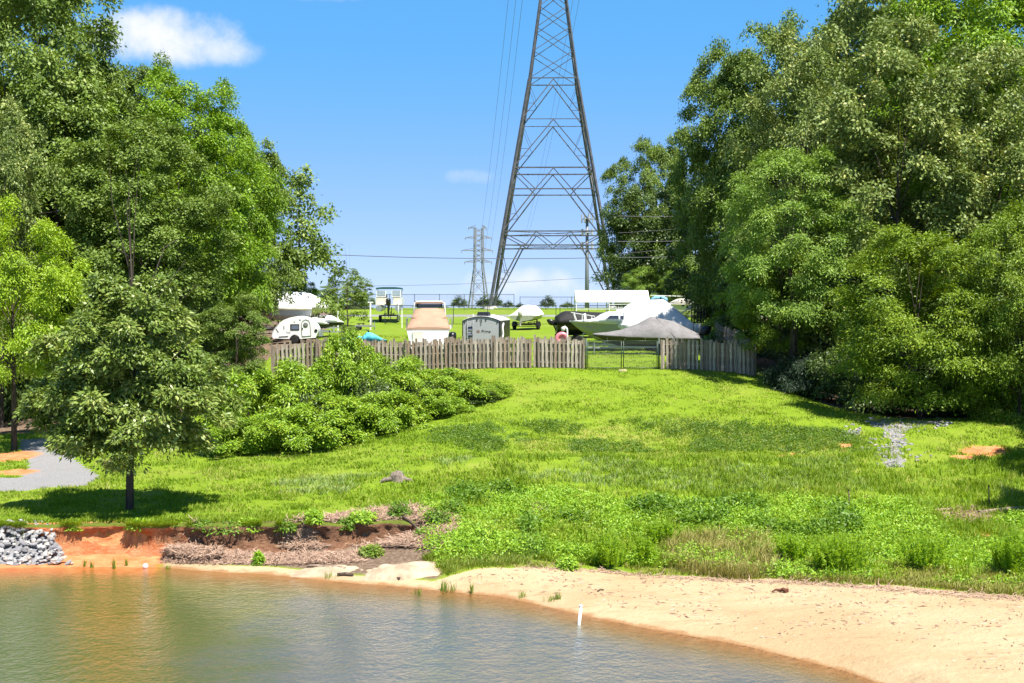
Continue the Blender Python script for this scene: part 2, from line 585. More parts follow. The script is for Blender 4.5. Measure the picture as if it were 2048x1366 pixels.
p = t.n('ShaderNodeBsdfPrincipled', {'Base Color': g, 'Roughness': 0.9, 'Specular IOR Level': 0.15, 'Normal': bmp.outputs[0]})
t.n('ShaderNodeOutputMaterial', {0: p.outputs[0]})
gm.materials.append(m)
tag(link('ground', gm), kind='structure')

# ------------------------------------------------------------------ pond
wx = np.concatenate([-np.geomspace(31, 600, 8)[::-1], steps((-30, 30, 0.6)), np.geomspace(31, 600, 8)])
wy = np.concatenate([-np.geomspace(3, 400, 8)[::-1], steps((0, 24, 2), (24, 47.5, 0.5))])
WX, WY = np.meshgrid(wx, wy)
ids = np.arange(WX.size).reshape(WX.shape)
wq = np.stack([ids[:-1, :-1], ids[:-1, 1:], ids[1:, 1:], ids[1:, :-1]], -1).reshape(-1, 4)
wm = np_mesh('water', np.stack([WX.ravel(), WY.ravel(), WX.ravel() * 0], 1), wq, None, smooth=True)
a = wm.attributes.new('depth', 'FLOAT', 'POINT')
a.data.foreach_set('value', np.clip(shore(WX) - WY, -5, 60).ravel().astype(np.float32))
m = bpy.data.materials.new('water')
m.use_nodes = True
t = NT(m.node_tree)
co = t.n('ShaderNodeTexCoord').outputs['Object']
dep = t.n('ShaderNodeAttribute', attribute_name='depth').outputs['Fac']
r1 = t.noise(t.n('ShaderNodeMapping', {0: co, 3: (1.3, 1.0, 1)}).outputs[0], 2.3, 3, 0.6)
r2 = t.noise(t.n('ShaderNodeMapping', {0: co, 3: (1.5, 1.0, 1)}).outputs[0], 5.0, 4, 0.65)
r0 = t.noise(co, 0.16, 4, 0.6)
amp = t.n('ShaderNodeMapRange', {0: r0, 1: 0.35, 2: 0.7, 3: 0.35, 4: 1.0}).outputs[0]
hgt = t.math('MULTIPLY', t.math('ADD', t.math('MULTIPLY', r1, 0.5), t.math('MULTIPLY', r2, 0.40)), amp)
bmp = t.n('ShaderNodeBump', {'Height': hgt, 'Strength': 1.0, 'Distance': 0.30})
wxy = t.n('ShaderNodeSeparateXYZ', {0: co})
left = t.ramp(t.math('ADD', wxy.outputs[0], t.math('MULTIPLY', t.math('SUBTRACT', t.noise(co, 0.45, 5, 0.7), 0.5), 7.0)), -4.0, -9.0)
deep = t.mix(left, (0.068, 0.088, 0.098), (0.054, 0.082, 0.014))  # tree reflection painted into the water colour as olive green on the left
murk_refl = t.mix(t.ramp(dep, 0.2, 3.6), (0.15, 0.115, 0.035), deep)
body = t.n('ShaderNodeBsdfDiffuse', {'Color': murk_refl})
clear = t.n('ShaderNodeBsdfTransparent', {'Color': (0.93, 0.84, 0.68, 1)})
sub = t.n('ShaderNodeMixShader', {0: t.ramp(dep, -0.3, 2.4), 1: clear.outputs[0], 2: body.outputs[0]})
gl = t.n('ShaderNodeBsdfGlossy', {'Color': (1, 1, 1, 1), 'Roughness': 0.04, 'Normal': bmp.outputs[0]})
fr = t.n('ShaderNodeFresnel', {'IOR': 1.333, 'Normal': bmp.outputs[0]})
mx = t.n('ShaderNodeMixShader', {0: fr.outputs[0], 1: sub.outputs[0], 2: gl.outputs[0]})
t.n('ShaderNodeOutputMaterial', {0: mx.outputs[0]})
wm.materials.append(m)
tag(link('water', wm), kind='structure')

# ------------------------------------------------------------------ cut clay bank
def rngs(s): return np.random.default_rng(s)


clay_m = bpy.data.materials.new('clay_bank')
clay_m.use_nodes = True
t = NT(clay_m.node_tree)
co = t.n('ShaderNodeTexCoord').outputs['Object']
geo = t.n('ShaderNodeSeparateXYZ', {0: co})
n2 = t.noise(co, 2.2, 6, 0.65); n3 = t.noise(t.n('ShaderNodeMapping', {0: co, 3: (1, 1, 2.6)}).outputs[0], 7, 6, 0.7)
c = t.mix(t.ramp(n2, 0.3, 0.7), (0.46, 0.125, 0.045), (0.56, 0.25, 0.115))
c = t.mix(t.math('MULTIPLY', t.ramp(n3, 0.52, 0.7), 0.6), c, (0.66, 0.40, 0.22))
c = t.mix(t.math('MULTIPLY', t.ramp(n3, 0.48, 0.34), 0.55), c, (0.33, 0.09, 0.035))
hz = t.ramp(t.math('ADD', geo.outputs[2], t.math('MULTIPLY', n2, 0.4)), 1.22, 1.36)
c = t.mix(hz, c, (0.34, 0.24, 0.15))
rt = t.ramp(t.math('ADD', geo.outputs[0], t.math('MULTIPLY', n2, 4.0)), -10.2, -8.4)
c = t.mix(t.math('MULTIPLY', rt, 0.85), c, t.mix(t.ramp(n3, .35, .65), (0.10, 0.06, 0.04), (0.25, 0.15, 0.09)))  # darker brown to the right also paints in the shade of the hollows
tf = t.ramp(t.math('ADD', t.n('ShaderNodeAttribute', attribute_name='turf').outputs['Fac'], t.math('MULTIPLY', t.math('SUBTRACT', n2, .5), .6)), .4, .6)
c = t.mix(tf, c, t.mix(n3, (0.10, 0.15, 0.015), (0.20, 0.22, 0.04)))
bmp = t.n('ShaderNodeBump', {'Height': t.math('ADD', n3, t.noise(co, 22, 4, 0.7)), 'Strength': 0.9, 'Distance': 0.10})
p = t.n('ShaderNodeBsdfPrincipled', {'Base Color': c, 'Roughness': 0.95, 'Specular IOR Level': 0.1, 'Normal': bmp.outputs[0]})
t.n('ShaderNodeOutputMaterial', {0: p.outputs[0]})

bx = np.arange(-19.0, -3.2, 0.09)
prof = [(0.9, -0.30), (0.45, -0.10), (0.24, -0.03), (0.06, -0.07), (-0.02, -0.14), (0.07, -0.26), (0.12, -0.40), (0.10, -0.55), (0.04, -0.70), (-0.08, -0.82), (-0.28, -0.93), (-0.6, -1.0), (-1.1, -1.05)]
bv = []
fade = smooth(-3.4, -5.0, bx) if False else 1 - smooth(-5.2, -3.4, bx)
for j, (dy, fz) in enumerate(prof):
    yb = bank_y(bx)
    base = np.maximum(shore(bx) * 0 + 0.10 * (yb - 0.9 - shore(bx)), 0.03)
    topz = gz(bx, yb + 0.75)
    rough = 0.16 * vnoise(bx * 3.1, bx * 0 + j * 0.9, 1, 11) + 0.14 * vnoise(bx * 7.3, bx * 0 + j * 1.9, 1, 17)
    gul_ = np.clip(vnoise(bx, bx * 0, 0.85, 21) * 2.2, -0.5, 1) * 0.38
    depth_ = np.sin(np.clip(-fz, 0, 1) * math.pi)
    y = yb + dy + (rough + gul_) * (0.25 + depth_)
    z = topz + fz * (topz - base) + 0.04 * vnoise(bx * 5, bx * 0 + j, 1, 31)
    if j == len(prof) - 1: z = 0.10 * (y - shore(bx)) - 0.06
    if j == 0: z = topz - 0.12
    bv.append(np.stack([bx, y, z], 1))
bv = np.array(bv)
nj, ni = bv.shape[:2]
ids = np.arange(nj * ni).reshape(nj, ni)
bq = np.stack([ids[:-1, :-1], ids[1:, :-1], ids[1:, 1:], ids[:-1, 1:]], -1).reshape(-1, 4)
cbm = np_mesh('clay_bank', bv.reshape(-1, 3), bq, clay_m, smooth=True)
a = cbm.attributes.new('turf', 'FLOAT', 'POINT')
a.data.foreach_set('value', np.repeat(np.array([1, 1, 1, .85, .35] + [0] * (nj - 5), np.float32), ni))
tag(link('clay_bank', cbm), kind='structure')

# ------------------------------------------------------------------ leaf clouds
def unit(v):
    return v / np.maximum(np.linalg.norm(v, axis=-1, keepdims=True), 1e-9)


def leaves(P, axis, nrm, L, Wd):
    """folded leaf quads"""
    axis = unit(axis - nrm * (axis * nrm).sum(1, keepdims=True))
    side = np.cross(nrm, axis)
    L = L[:, None]; Wd = Wd[:, None]
    V = np.stack([P, P + axis * L * .45 + side * Wd * .5 + nrm * Wd * .12, P + axis * L, P + axis * L * .45 - side * Wd * .5 + nrm * Wd * .12], 1)
    n = len(P)
    return V.reshape(-1, 3), np.arange(n * 4).reshape(n, 4)


def p_round(z): return np.clip(1 - np.abs((z - .46) / .565) ** 2.5, 0, 1) ** 0.55
def p_tall(z): return np.clip(1 - np.abs((z - .40) / .62) ** 2.4, 0, 1) ** 0.55 * (1 - 0.12 * z)
def p_lone(z): return np.interp(z, (0, .1, .22, .4, .6, .75, .88, .96, 1), (.66, .90, 1.0, .95, .84, .70, .54, .38, .15))
def p_dome(z): return np.sqrt(np.clip(1 - (z * 0.98) ** 2, 0, 1))
def p_cone(z): return np.clip(1.02 - z, 0, 1) ** 0.8


CROWN = {}
CROWN_TL = {}


def crown(key, seed, W, H, nb, ns, nl, L, Wd, bough, spray, prof, mat_, trunk=(0.28, 6.0), inner=.35, droop=.25, flat=.62, lobes=.18, upn=.7, jit=.8, limbs=16):
    r = rngs(seed)
    u = np.linspace(0.0, 1.0, 400)
    wgt = prof(u) + 0.05
    z = np.interp(r.random(nb), np.cumsum(wgt) / wgt.sum(), u)
    th = r.random(nb) * 2 * np.pi
    rf = np.sqrt(inner ** 2 + (1 - inner ** 2) * r.random(nb))
    ph = r.random(4) * 6.28
    lob = 1 + lobes * (np.sin(3 * th + ph[0] + 5 * z) * .6 + np.sin(5 * th + ph[1] - 7 * z) * .5 + (r.random(nb) - .5) * .7)
    rad = prof(z) * W * rf * lob
    c = np.stack([rad * np.cos(th), rad * np.sin(th), z * H + (r.random(nb) - .5) * .06 * H], 1)
    o = unit(np.stack([np.cos(th) * rf, np.sin(th) * rf, (z - .42) * 1.3], 1))
    bs = bough * (0.6 + 0.8 * r.random(nb))
    # sprays
    ob = np.repeat(o, ns, 0)
    d = unit(r.normal(size=(nb * ns, 3)) * .75 + ob * .9 + np.array([0, 0, .75]))
    q = np.repeat(c, ns, 0) + d * (np.repeat(bs, ns) * (.35 + .65 * r.random(nb * ns) ** .5))[:, None] * np.array([1, 1, flat])
    so = unit(ob * .6 + d * .8)
    # leaves
    n = nb * ns * nl
    P = np.repeat(q, nl, 0)
    O = np.repeat(so, nl, 0)
    off = r.normal(size=(n, 3)) * spray * np.array([1, 1, .55])
    off[:, 2] -= droop * (off[:, 0] ** 2 + off[:, 1] ** 2) / max(spray, 1e-3)
    P = P + off
    nr = unit(np.array([0, 0, upn * 1.25]) + O * .6 + r.normal(size=(n, 3)) * jit * .80)
    ax = unit(off * 1.5 + O * spray + r.normal(size=(n, 3)) * spray * .6 - np.array([0, 0, droop * spray * 1.5]))
    ll = L * (.65 + .7 * r.random(n)); ww = Wd * (.7 + .6 * r.random(n))
    tint = .22 * np.repeat(r.random(nb), ns * nl) + .26 * np.repeat(r.random(nb * ns), nl) + .52 * r.random(n)
    V, Q = leaves(P, ax, nr, ll, ww)
    keep = V.reshape(-1, 4, 3)[:, :, 2].min(1) > -0.12 * H
    Q = Q[keep]; tint = tint[keep]
    used = np.unique(Q); rem = np.full(len(V), -1); rem[used] = np.arange(len(used))
    me = np_mesh('crown', V[used], rem[Q], mat_, tint)
    # trunk and limbs
    mb = MB()
    tr, tl = trunk
    CROWN_TL[key] = tl
    bend = [(r.normal() * .05 * W, r.normal() * .05 * W) for _ in range(4)]
    path = [(0, 0, -tl), (0, 0, -tl * .9), (bend[0][0] * .3, bend[0][1] * .3, -tl * .4), (bend[1][0], bend[1][1], 0), (bend[2][0], bend[2][1], H * .35), (bend[3][0], bend[3][1], H * .75)]
    mb.tube(path, [tr * 1.45, tr * 1.12, tr, tr * .78, tr * .36, tr * .05], 9)
    order = r.permutation(nb)[:limbs]
    for k in order:
        e = Vector(c[k]); zs = max(min(e.z * .55, H * .6), -tl * .15)
        f = max(0, min(1, (zs + tl) / (tl + H * .75)))
        s0 = Vector((bend[1][0] if zs < H * .2 else bend[2][0] * .9, bend[1][1] if zs < H * .2 else bend[2][1] * .9, zs))
        mid = (s0 + e) / 2 + Vector((0, 0, .12 * (e - s0).length)) + Vector(r.normal(size=3)) * .06 * W
        rr = tr * (1 - f * .75) * .32
        mb.tube([s0, mid, e], [rr, rr * .65, rr * .2], 5)
    CROWN[key] = (me, mb.mesh('trunk', bark), W, H)


bark = mat('bark', (0.06, 0.048, 0.038), 0.9, 0.1, var=0.5, scale=7, bump=0.8, bscale=18, stretch=(1, 1, .25))

L_oak = leafmat('oak_leaves', [(0.0, (0.058, 0.097, 0.017)), (.5, (0.141, 0.216, 0.033)), (.85, (0.228, 0.309, 0.062)), (1.0, (0.392, 0.440, 0.130))], .5, .3, 0.20)
L_lime = leafmat('bright_leaves', [(0, (0.072, 0.139, 0.008)), (.5, (0.161, 0.289, 0.015)), (1, (0.309, 0.447, 0.033))], .5, .35, 0.25)
L_maple = leafmat('yellow_green_leaves', [(0, (0.156, 0.261, 0.012)), (.5, (0.248, 0.378, 0.018)), (1, (0.365, 0.470, 0.035))], .5, .35, 0.25)
L_olive = leafmat('olive_leaves', [(0, (0.068, 0.105, 0.021)), (.45, (0.162, 0.224, 0.047)), (.7, (0.258, 0.315, 0.081)), (1, (0.572, 0.538, 0.196))], .5, .3, 0.18)
L_loc = leafmat('feathery_leaves', [(0, (0.071, 0.130, 0.020)), (.5, (0.174, 0.285, 0.038)), (1, (0.354, 0.489, 0.082))], .5, .35, 0.22)
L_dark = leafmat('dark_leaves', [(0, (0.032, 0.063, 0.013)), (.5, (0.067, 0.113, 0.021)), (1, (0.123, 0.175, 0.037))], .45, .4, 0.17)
L_lone = leafmat('glossy_leaves', [(0, (0.056, 0.098, 0.015)), (.45, (0.143, 0.217, 0.034)), (.75, (0.234, 0.300, 0.065)), (1, (0.498, 0.504, 0.170))], .42, .4, 0.18)
L_shrub = leafmat('shrub_leaves', [(0, (0.099, 0.185, 0.012)), (.5, (0.220, 0.362, 0.025)), (.85, (0.333, 0.444, 0.034)), (1, (0.589, 0.551, 0.065))], .45, .4, 0.22)
L_blue = leafmat('bluish_leaves', [(0, (0.019, 0.042, 0.021)), (.5, (0.035, 0.063, 0.032)), (1, (0.057, 0.091, 0.050))], .5, .3, 0.17)

crown('oak', 11, 5.5, 15, 120, 17, 26, .25, .15, 1.3, .27, p_round, L_oak)
crown('bigoak', 31, 7.0, 20, 220, 16, 24, .28, .165, 1.45, .30, p_round, L_oak, lobes=.13)
crown('oak2', 12, 5.0, 15, 115, 17, 26, .25, .15, 1.25, .27, p_tall, L_oak)
crown('lime', 13, 5.0, 14, 140, 16, 30, .28, .11, 1.1, .27, p_tall, L_lime, droop=.5)
crown('biglime', 33, 6.2, 17, 190, 16, 24, .28, .115, 1.25, .28, p_round, L_lime, lobes=.15)
L_light = leafmat('light_feathery_leaves', [(0, (0.078, 0.144, 0.010)), (.5, (0.163, 0.256, 0.018)), (1, (0.299, 0.375, 0.040))], .5, .3, .22)
crown('feather', 34, 5.0, 11, 150, 15, 30, .24, .085, 1.15, .27, p_round, L_light, flat=.34, droop=.3, trunk=(.2, 5.0), inner=.5)
crown('olive', 14, 6.5, 17, 165, 16, 25, .25, .14, 1.25, .27, p_round, L_olive, jit=1.0)
crown('olive2', 15, 6.0, 16, 155, 16, 25, .25, .14, 1.25, .27, p_tall, L_olive, jit=1.0)
crown('locust', 16, 4.5, 12, 125, 16, 34, .20, .07, 1.05, .25, p_round, L_loc, flat=.4, droop=.4)
crown('maple', 17, 5.0, 10, 110, 16, 34, .21, .095, 1.1, .25, p_round, L_maple, trunk=(.2, 4.0), flat=.42, droop=.35)
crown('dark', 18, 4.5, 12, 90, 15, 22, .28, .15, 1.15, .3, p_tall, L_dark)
crown('sparse', 19, 2.7, 9, 46, 7, 22, .26, .15, .75, .28, p_tall, L_oak, trunk=(.14, 4.0), inner=.5)
crown('lone', 20, 3.75, 7.6, 150, 14, 34, .23, .10, .66, .17, p_lone, L_lone, trunk=(.155, 1.4), inner=.3, droop=.3, flat=.5, lobes=.2, jit=.95)
crown('shrub', 21, 2.4, 2.6, 62, 12, 30, .16, .085, .55, .17, p_dome, L_shrub, trunk=(.07, .5), inner=.6, droop=.35, limbs=14, lobes=.35)
crown('shrub2', 22, 2.4, 2.6, 60, 12, 30, .18, .07, .55, .17, p_dome, L_shrub, trunk=(.07, .5), inner=.6, droop=.4, limbs=14, lobes=.35)
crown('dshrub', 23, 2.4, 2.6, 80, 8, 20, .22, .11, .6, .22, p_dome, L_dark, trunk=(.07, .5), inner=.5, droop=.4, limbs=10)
crown('bshrub', 24, 2.2, 2.4, 70, 9, 24, .26, .05, .5, .25, p_dome, L_blue, trunk=(.05, .4), inner=.5, droop=.7, limbs=8)
crown('cypress', 25, .9, 3.0, 40, 7, 14, .22, .09, .25, .14, p_cone, L_oak, trunk=(.06, .5), inner=.4, limbs=6, droop=-.4)

rt_ = random.Random(4)


def tree(name, label, key, px, Y, top, wpx, base=None, group=None, cat='tree', bottom=None, rz=None):
    """crown top at pixel row `top`, `wpx` pixels wide, crown bottom at pixel row `bottom`"""
    me, tm, W, H = CROWN[key]
    X = at(px, 600, Y).x
    z0 = gz1(X, Y)
    zt = at(px, top, Y).z
    zb = z0 + (zt - z0) * 0.14 if bottom is None else max(at(px, bottom, Y).z, z0 - .3)
    s = wpx / F * Y / 2 / W * .92
    sz = (zt - zb) / H * .95
    o = thing(name, label, cat, (X, Y, z0), rt_.random() * 6.28 if rz is None else rz, group)
    c = link('crown', me, o, (0, 0, zb - z0), None, (s, s, sz))
    k = link('trunk', tm, o, (0, 0, zb - z0), None, (s, s, max(sz, (zb - z0 + .15) / CROWN_TL[key])))
    return o


GL = 'trees of the wood on the left shore'
GR = 'trees of the wood on the right'
T = tree
# left wood, back to front
T('oak_tree', 'tall dark green tree at the upper left corner, its top cut off by the frame', 'bigoak', 20, 88, -170, 440, group=GL, rz=1.0)
T('oak_tree', 'dark green tree just left of the white cloud, behind the bright green one', 'bigoak', 180, 91, 78, 270, group=GL)
T('broadleaf_tree', 'bright lime green tree reaching up under the white cloud', 'biglime', 362, 88, 122, 310, group=GL, bottom=610)
T('broadleaf_tree', 'narrower bright green tree on the sky side of the big lime green one', 'lime', 462, 93, 225, 200, group=GL, bottom=600)
T('oak_tree', 'greyish green tree in the middle of the left wood above the lone lawn tree', 'bigoak', 275, 79, 232, 350, bottom=690, group=GL, rz=2.2)
T('oak_tree', 'round topped dark tree between the cloud side tree and the lime green one', 'bigoak', 300, 94, 116, 220, group=GL)
T('oak_tree', 'dark leafy tree filling the wood below the tall corner tree', 'oak2', 110, 84, 130, 330, group=GL)
T('oak_tree', 'dark tree rising behind the tall corner tree at the upper left', 'bigoak', 60, 102, -90, 330, group=GL)
T('oak_tree', 'slender dark tree at the sky edge of the left wood', 'oak2', 508, 99, 262, 165, group=GL, bottom=610)
T('maple_tree', 'yellow green tree at the left edge over the gravel drive', 'maple', 25, 67, 395, 290, bottom=740, group=GL)
T('oak_tree', 'olive tree at the left frame edge above the yellow green one', 'olive', 0, 75, 190, 250, group=GL)
T('thin_tree', 'thin see-through tree standing out against the sky beside the left wood', 'sparse', 600, 112, 308, 165, bottom=640, group=GL)
T('thin_tree', 'small see-through sapling behind the two white T posts', 'sparse', 695, 128, 528, 85, bottom=640, group=GL)
T('young_tree', 'small bright green tree above the stacked white boats', 'lime', 575, 113, 510, 110, bottom=640, group=GL)
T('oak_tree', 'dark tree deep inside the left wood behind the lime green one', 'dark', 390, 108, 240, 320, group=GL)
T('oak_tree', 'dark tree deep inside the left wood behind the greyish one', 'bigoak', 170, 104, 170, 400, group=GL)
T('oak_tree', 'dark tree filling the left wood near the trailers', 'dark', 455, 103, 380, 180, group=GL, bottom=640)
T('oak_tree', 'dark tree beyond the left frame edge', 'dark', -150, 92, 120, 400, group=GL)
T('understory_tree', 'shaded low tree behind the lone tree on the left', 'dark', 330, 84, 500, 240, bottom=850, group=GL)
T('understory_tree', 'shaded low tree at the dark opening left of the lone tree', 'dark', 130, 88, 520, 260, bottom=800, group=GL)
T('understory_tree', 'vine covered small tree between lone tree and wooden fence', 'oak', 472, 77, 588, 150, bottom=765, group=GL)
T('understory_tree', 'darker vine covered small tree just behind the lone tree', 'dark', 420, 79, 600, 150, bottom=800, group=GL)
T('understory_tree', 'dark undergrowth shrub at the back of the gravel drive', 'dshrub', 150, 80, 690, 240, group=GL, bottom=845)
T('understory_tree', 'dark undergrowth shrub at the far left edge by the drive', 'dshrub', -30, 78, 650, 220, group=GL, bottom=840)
T('lone_tree', 'lone round leafy tree with bare trunk on the lawn by the clay bank', 'lone', 256, 49.2, 541, 398, bottom=900, rz=.6)

# right wood
T('oak_tree', 'dark tree with a rounded top right beside the pylon', 'oak', 1268, 138, 283, 130, group=GR, bottom=570)
T('oak_tree', 'taller twin of the dark tree beside the pylon', 'oak2', 1322, 140, 258, 120, group=GR, bottom=560)
T('juniper_tree', 'dark grey green tree with wires in front, right of the pylon', 'dark', 1292, 133, 355, 185, group=GR, bottom=600)
T('broadleaf_tree', 'mid green tree between the pylon side trees and the big wood', 'oak', 1392, 130, 285, 150, group=GR)
T('young_tree', 'small light green tree above the white canopy', 'locust', 1292, 130, 528, 110, group=GR, bottom=640)
T('young_tree', 'small pale green tree above the dark boat tower gate', 'locust', 1372, 128, 520, 120, group=GR, bottom=650)
T('oak_tree', 'dark tree at the left shoulder of the big right wood', 'bigoak', 1455, 101, 82, 215, group=GR)
T('oak_tree', 'dark tree on the skyline next to the left shoulder of the right wood', 'bigoak', 1545, 97, 32, 270, group=GR)
T('broadleaf_tree', 'olive tree with pale leaves left of the middle of the right wood', 'olive', 1610, 86, 52, 330, group=GR)
T('broadleaf_tree', 'large olive tree with silvery leaves in the middle of the right wood', 'olive2', 1790, 80, 45, 420, group=GR, rz=4.0)
T('broadleaf_tree', 'large olive tree with silvery leaves at the right edge', 'olive', 1985, 83, 80, 400, group=GR)
T('broadleaf_tree', 'bright green tree whose top fills the upper right corner', 'biglime', 1930, 92, -150, 420, group=GR)
T('broadleaf_tree', 'olive tree whose top is cut by the frame on the right skyline', 'olive2', 1730, 96, -110, 330, group=GR)
T('locust_tree', 'feathery mid green tree in front of the olive ones, right of the boats', 'locust', 1585, 78, 285, 280, group=GR, bottom=640)
T('young_tree', 'low bright spray of foliage at the foot of the feathery tree', 'feather', 1560, 80, 480, 190, group=GR, bottom=690)
T('maple_tree', 'light yellow green tree on a bare stem above the stony gully', 'feather', 1842, 68.5, 452, 340, group=GR, bottom=790)
T('maple_tree', 'light green tree at the right edge beside the yellow green one', 'feather', 2040, 66.5, 400, 260, group=GR, bottom=835)
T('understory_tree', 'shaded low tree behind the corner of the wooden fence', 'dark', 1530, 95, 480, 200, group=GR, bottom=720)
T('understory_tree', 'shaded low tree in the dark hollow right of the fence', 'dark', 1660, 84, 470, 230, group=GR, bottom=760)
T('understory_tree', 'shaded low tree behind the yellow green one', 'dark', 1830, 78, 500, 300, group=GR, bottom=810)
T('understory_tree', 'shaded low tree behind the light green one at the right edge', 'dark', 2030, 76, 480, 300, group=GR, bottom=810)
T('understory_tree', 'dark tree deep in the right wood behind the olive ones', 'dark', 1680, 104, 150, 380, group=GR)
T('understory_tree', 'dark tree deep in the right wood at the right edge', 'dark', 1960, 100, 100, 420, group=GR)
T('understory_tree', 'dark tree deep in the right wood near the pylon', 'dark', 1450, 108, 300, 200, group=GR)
T('shrub', 'grey blue shrub leaning over the lawn edge right of the fence corner', 'bshrub', 1603, 76.5, 705, 130, group=GR, cat='shrub')
T('shrub', 'dark shrub beside the grey blue one in the hollow', 'dshrub', 1665, 75.5, 700, 120, group=GR, cat='shrub')
T('shrub', 'dark shrub low under the yellow green tree, left of its stem', 'dshrub', 1755, 72.8, 738, 150, group=GR, cat='shrub')
T('shrub', 'dark shrub low under the yellow green tree, right of its stem', 'dshrub', 1900, 71.5, 745, 160, group=GR, cat='shrub')
T('shrub', 'leafy shrub at the right edge at the top of the lawn', 'shrub', 2010, 69, 735, 170, group=GR, cat='shrub')
T('shrub', 'light green shrub behind the black outboard at the side fence', 'shrub', 1462, 100, 620, 110, group=GR, cat='shrub')
T('oak_tree', 'dark tree behind the bright green one at the upper right corner', 'bigoak', 2040, 104, -160, 420, group=GR)
T('oak_tree', 'dark tree behind the olive skyline trees on the right', 'bigoak', 1800, 108, -60, 420, group=GR)
# beyond the right frame edge: they throw the shade seen at the edge
for X, Y, h in ((25.0, 55.5, 9.5), (21.6, 48.2, 8.0), (30, 62, 14)):
    me, tm, W, H = CROWN['olive']
    o = thing('shade_tree', {25.0: 'olive tree just beyond the right picture edge, shading the slope', 21.6: 'nearest olive tree beyond the right picture edge, shading the bank', 30: 'tallest olive tree beyond the right picture edge'}[X], 'tree', (X, Y, gz1(X, Y)), X, 'trees beyond the right frame edge')
    s = h * .33 / W
    link('crown', me, o, (0, 0, h * .22), None, (s, s, h * .78 / H)); link('trunk', tm, o, (0, 0, h * .22), None, (s, s, .5))

# bush of many vine covered shrubs left of the lawn slope
GB = 'overgrown shrubs on the slope below the fence'
for i, (px, Y, top, wpx, lab) in enumerate((
        (500, 67.5, 745, 200, 'overgrown shrub at the left end of the big thicket, behind'), (605, 68.5, 724, 200, 'overgrown shrub in the thicket below the small camper trailer'),
        (692, 70, 668, 150, 'tallest overgrown shrub of the thicket, its top over the fence'), (795, 71, 716, 170, 'overgrown shrub in the thicket below the tan covered boat'),
        (885, 72.2, 738, 170, 'overgrown shrub in the thicket touching the fence on the right'), (958, 73.2, 762, 130, 'overgrown shrub at the right tip of the thicket'),
        (475, 64.6, 838, 150, 'low overgrown shrub at the left front foot of the thicket'), (570, 65, 812, 190, 'low overgrown shrub at the front of the thicket on the left'),
        (665, 66, 792, 190, 'low overgrown shrub in the middle of the thicket front'), (765, 67.6, 782, 180, 'low overgrown shrub in the thicket front above the tree stump'),
        (865, 69.6, 776, 140, 'low overgrown shrub in front at the right of the thicket'))):
    T('shrub', lab, ('shrub', 'shrub2')[i % 2], px, Y, top, wpx, group=GB, cat='shrub')
for px, Y, top, wpx, lab in ((845, 70.4, 765, 120, 'dark shaded shrub inside the right half of the thicket'), (935, 72, 772, 110, 'dark shaded shrub at the right end of the thicket near the ground'), (615, 66.8, 780, 120, 'dark shaded shrub inside the left half of the thicket'), (735, 68.6, 752, 110, 'dark shaded shrub below the tallest shrub of the thicket')):
    T('shrub', lab, 'dshrub', px, Y, top, wpx, group=GB, cat='shrub')  # dark leaf colour paints in the shaded gaps inside the thicket
T('shrub', 'upright sprout sticking out of the top of the thicket', 'sparse', 694, 71, 645, 60, group=GB, cat='shrub', bottom=720)
for px, top, wpx, lab in ((650, 572, 80, 'round far bush behind the left white T post'), (712, 556, 70, 'round far bush between the sapling and the pontoon boat')):
    T('far_tree', lab, 'oak', px, 172, top, wpx, group='small trees on the crest behind the lot', bottom=622)
# small trees on the crest, far off
for px, top, wpx, lab in ((765, 612, 18, 'tiny far tree left of the green topped pontoon boat'), (838, 604, 16, 'tiny far tree just behind the tan covered boat, left'), (918, 592, 26, 'small bushy far tree right of the tan boat'),
                          (888, 612, 14, 'tiny far tree just right of the tan boat windshield'), (968, 592, 22, 'small far tree behind the white camper roof'), (992, 595, 24, 'small far tree at the foot of the left pylon leg'),
                          (1017, 602, 18, 'small far tree above the white covered small boat'), (1040, 606, 14, 'tiny far tree right above the white boat cover'), (1096, 592, 24, 'small pointed far tree left of the white canopy'),
                          (1135, 604, 22, 'tiny far tree at the left post of the white canopy'), (655, 585, 30, 'small far tree left of the white T posts'), (722, 598, 26, 'small far tree between the white T posts')):
    T('far_tree', lab, 'cypress', px, 188, top, wpx * 1.25, group='small trees on the crest behind the lot')

# ------------------------------------------------------------------ fence of weathered boards
wood_ms = []
for i, c in enumerate(((0.32, 0.265, 0.21), (0.235, 0.19, 0.15), (0.39, 0.335, 0.275), (0.27, 0.20, 0.145))):
    wood_ms.append(mat('weathered_wood_%s' % 'abcd'[i], c, 0.9, 0.15, var=0.38, scale=5, bump=0.5, bscale=30, stretch=(6, 6, .5), dirt=(0.08, 0.07, 0.05, .55)))


def picket_mesh(k, h, wd, mat_):
    r = random.Random(k)
    t = 0.022
    b = 0.02 * r.uniform(.2, 1)
    hw = wd / 2
    c = r.uniform(.02, .045)
    mb = MB()
    mb.prism([(-hw, 0), (hw, 0), (hw + b * .3, h - c), (hw - c, h), (-hw + c, h - r.uniform(0, .03)), (-hw + b * .3, h - c)], -t / 2, t / 2)
    return mb.mesh('picket', mat_)


PK = [picket_mesh(k, 1.62 + 0.05 * (k % 5), 0.125 + 0.008 * (k % 3), wood_ms[k % 4]) for k in range(12)]


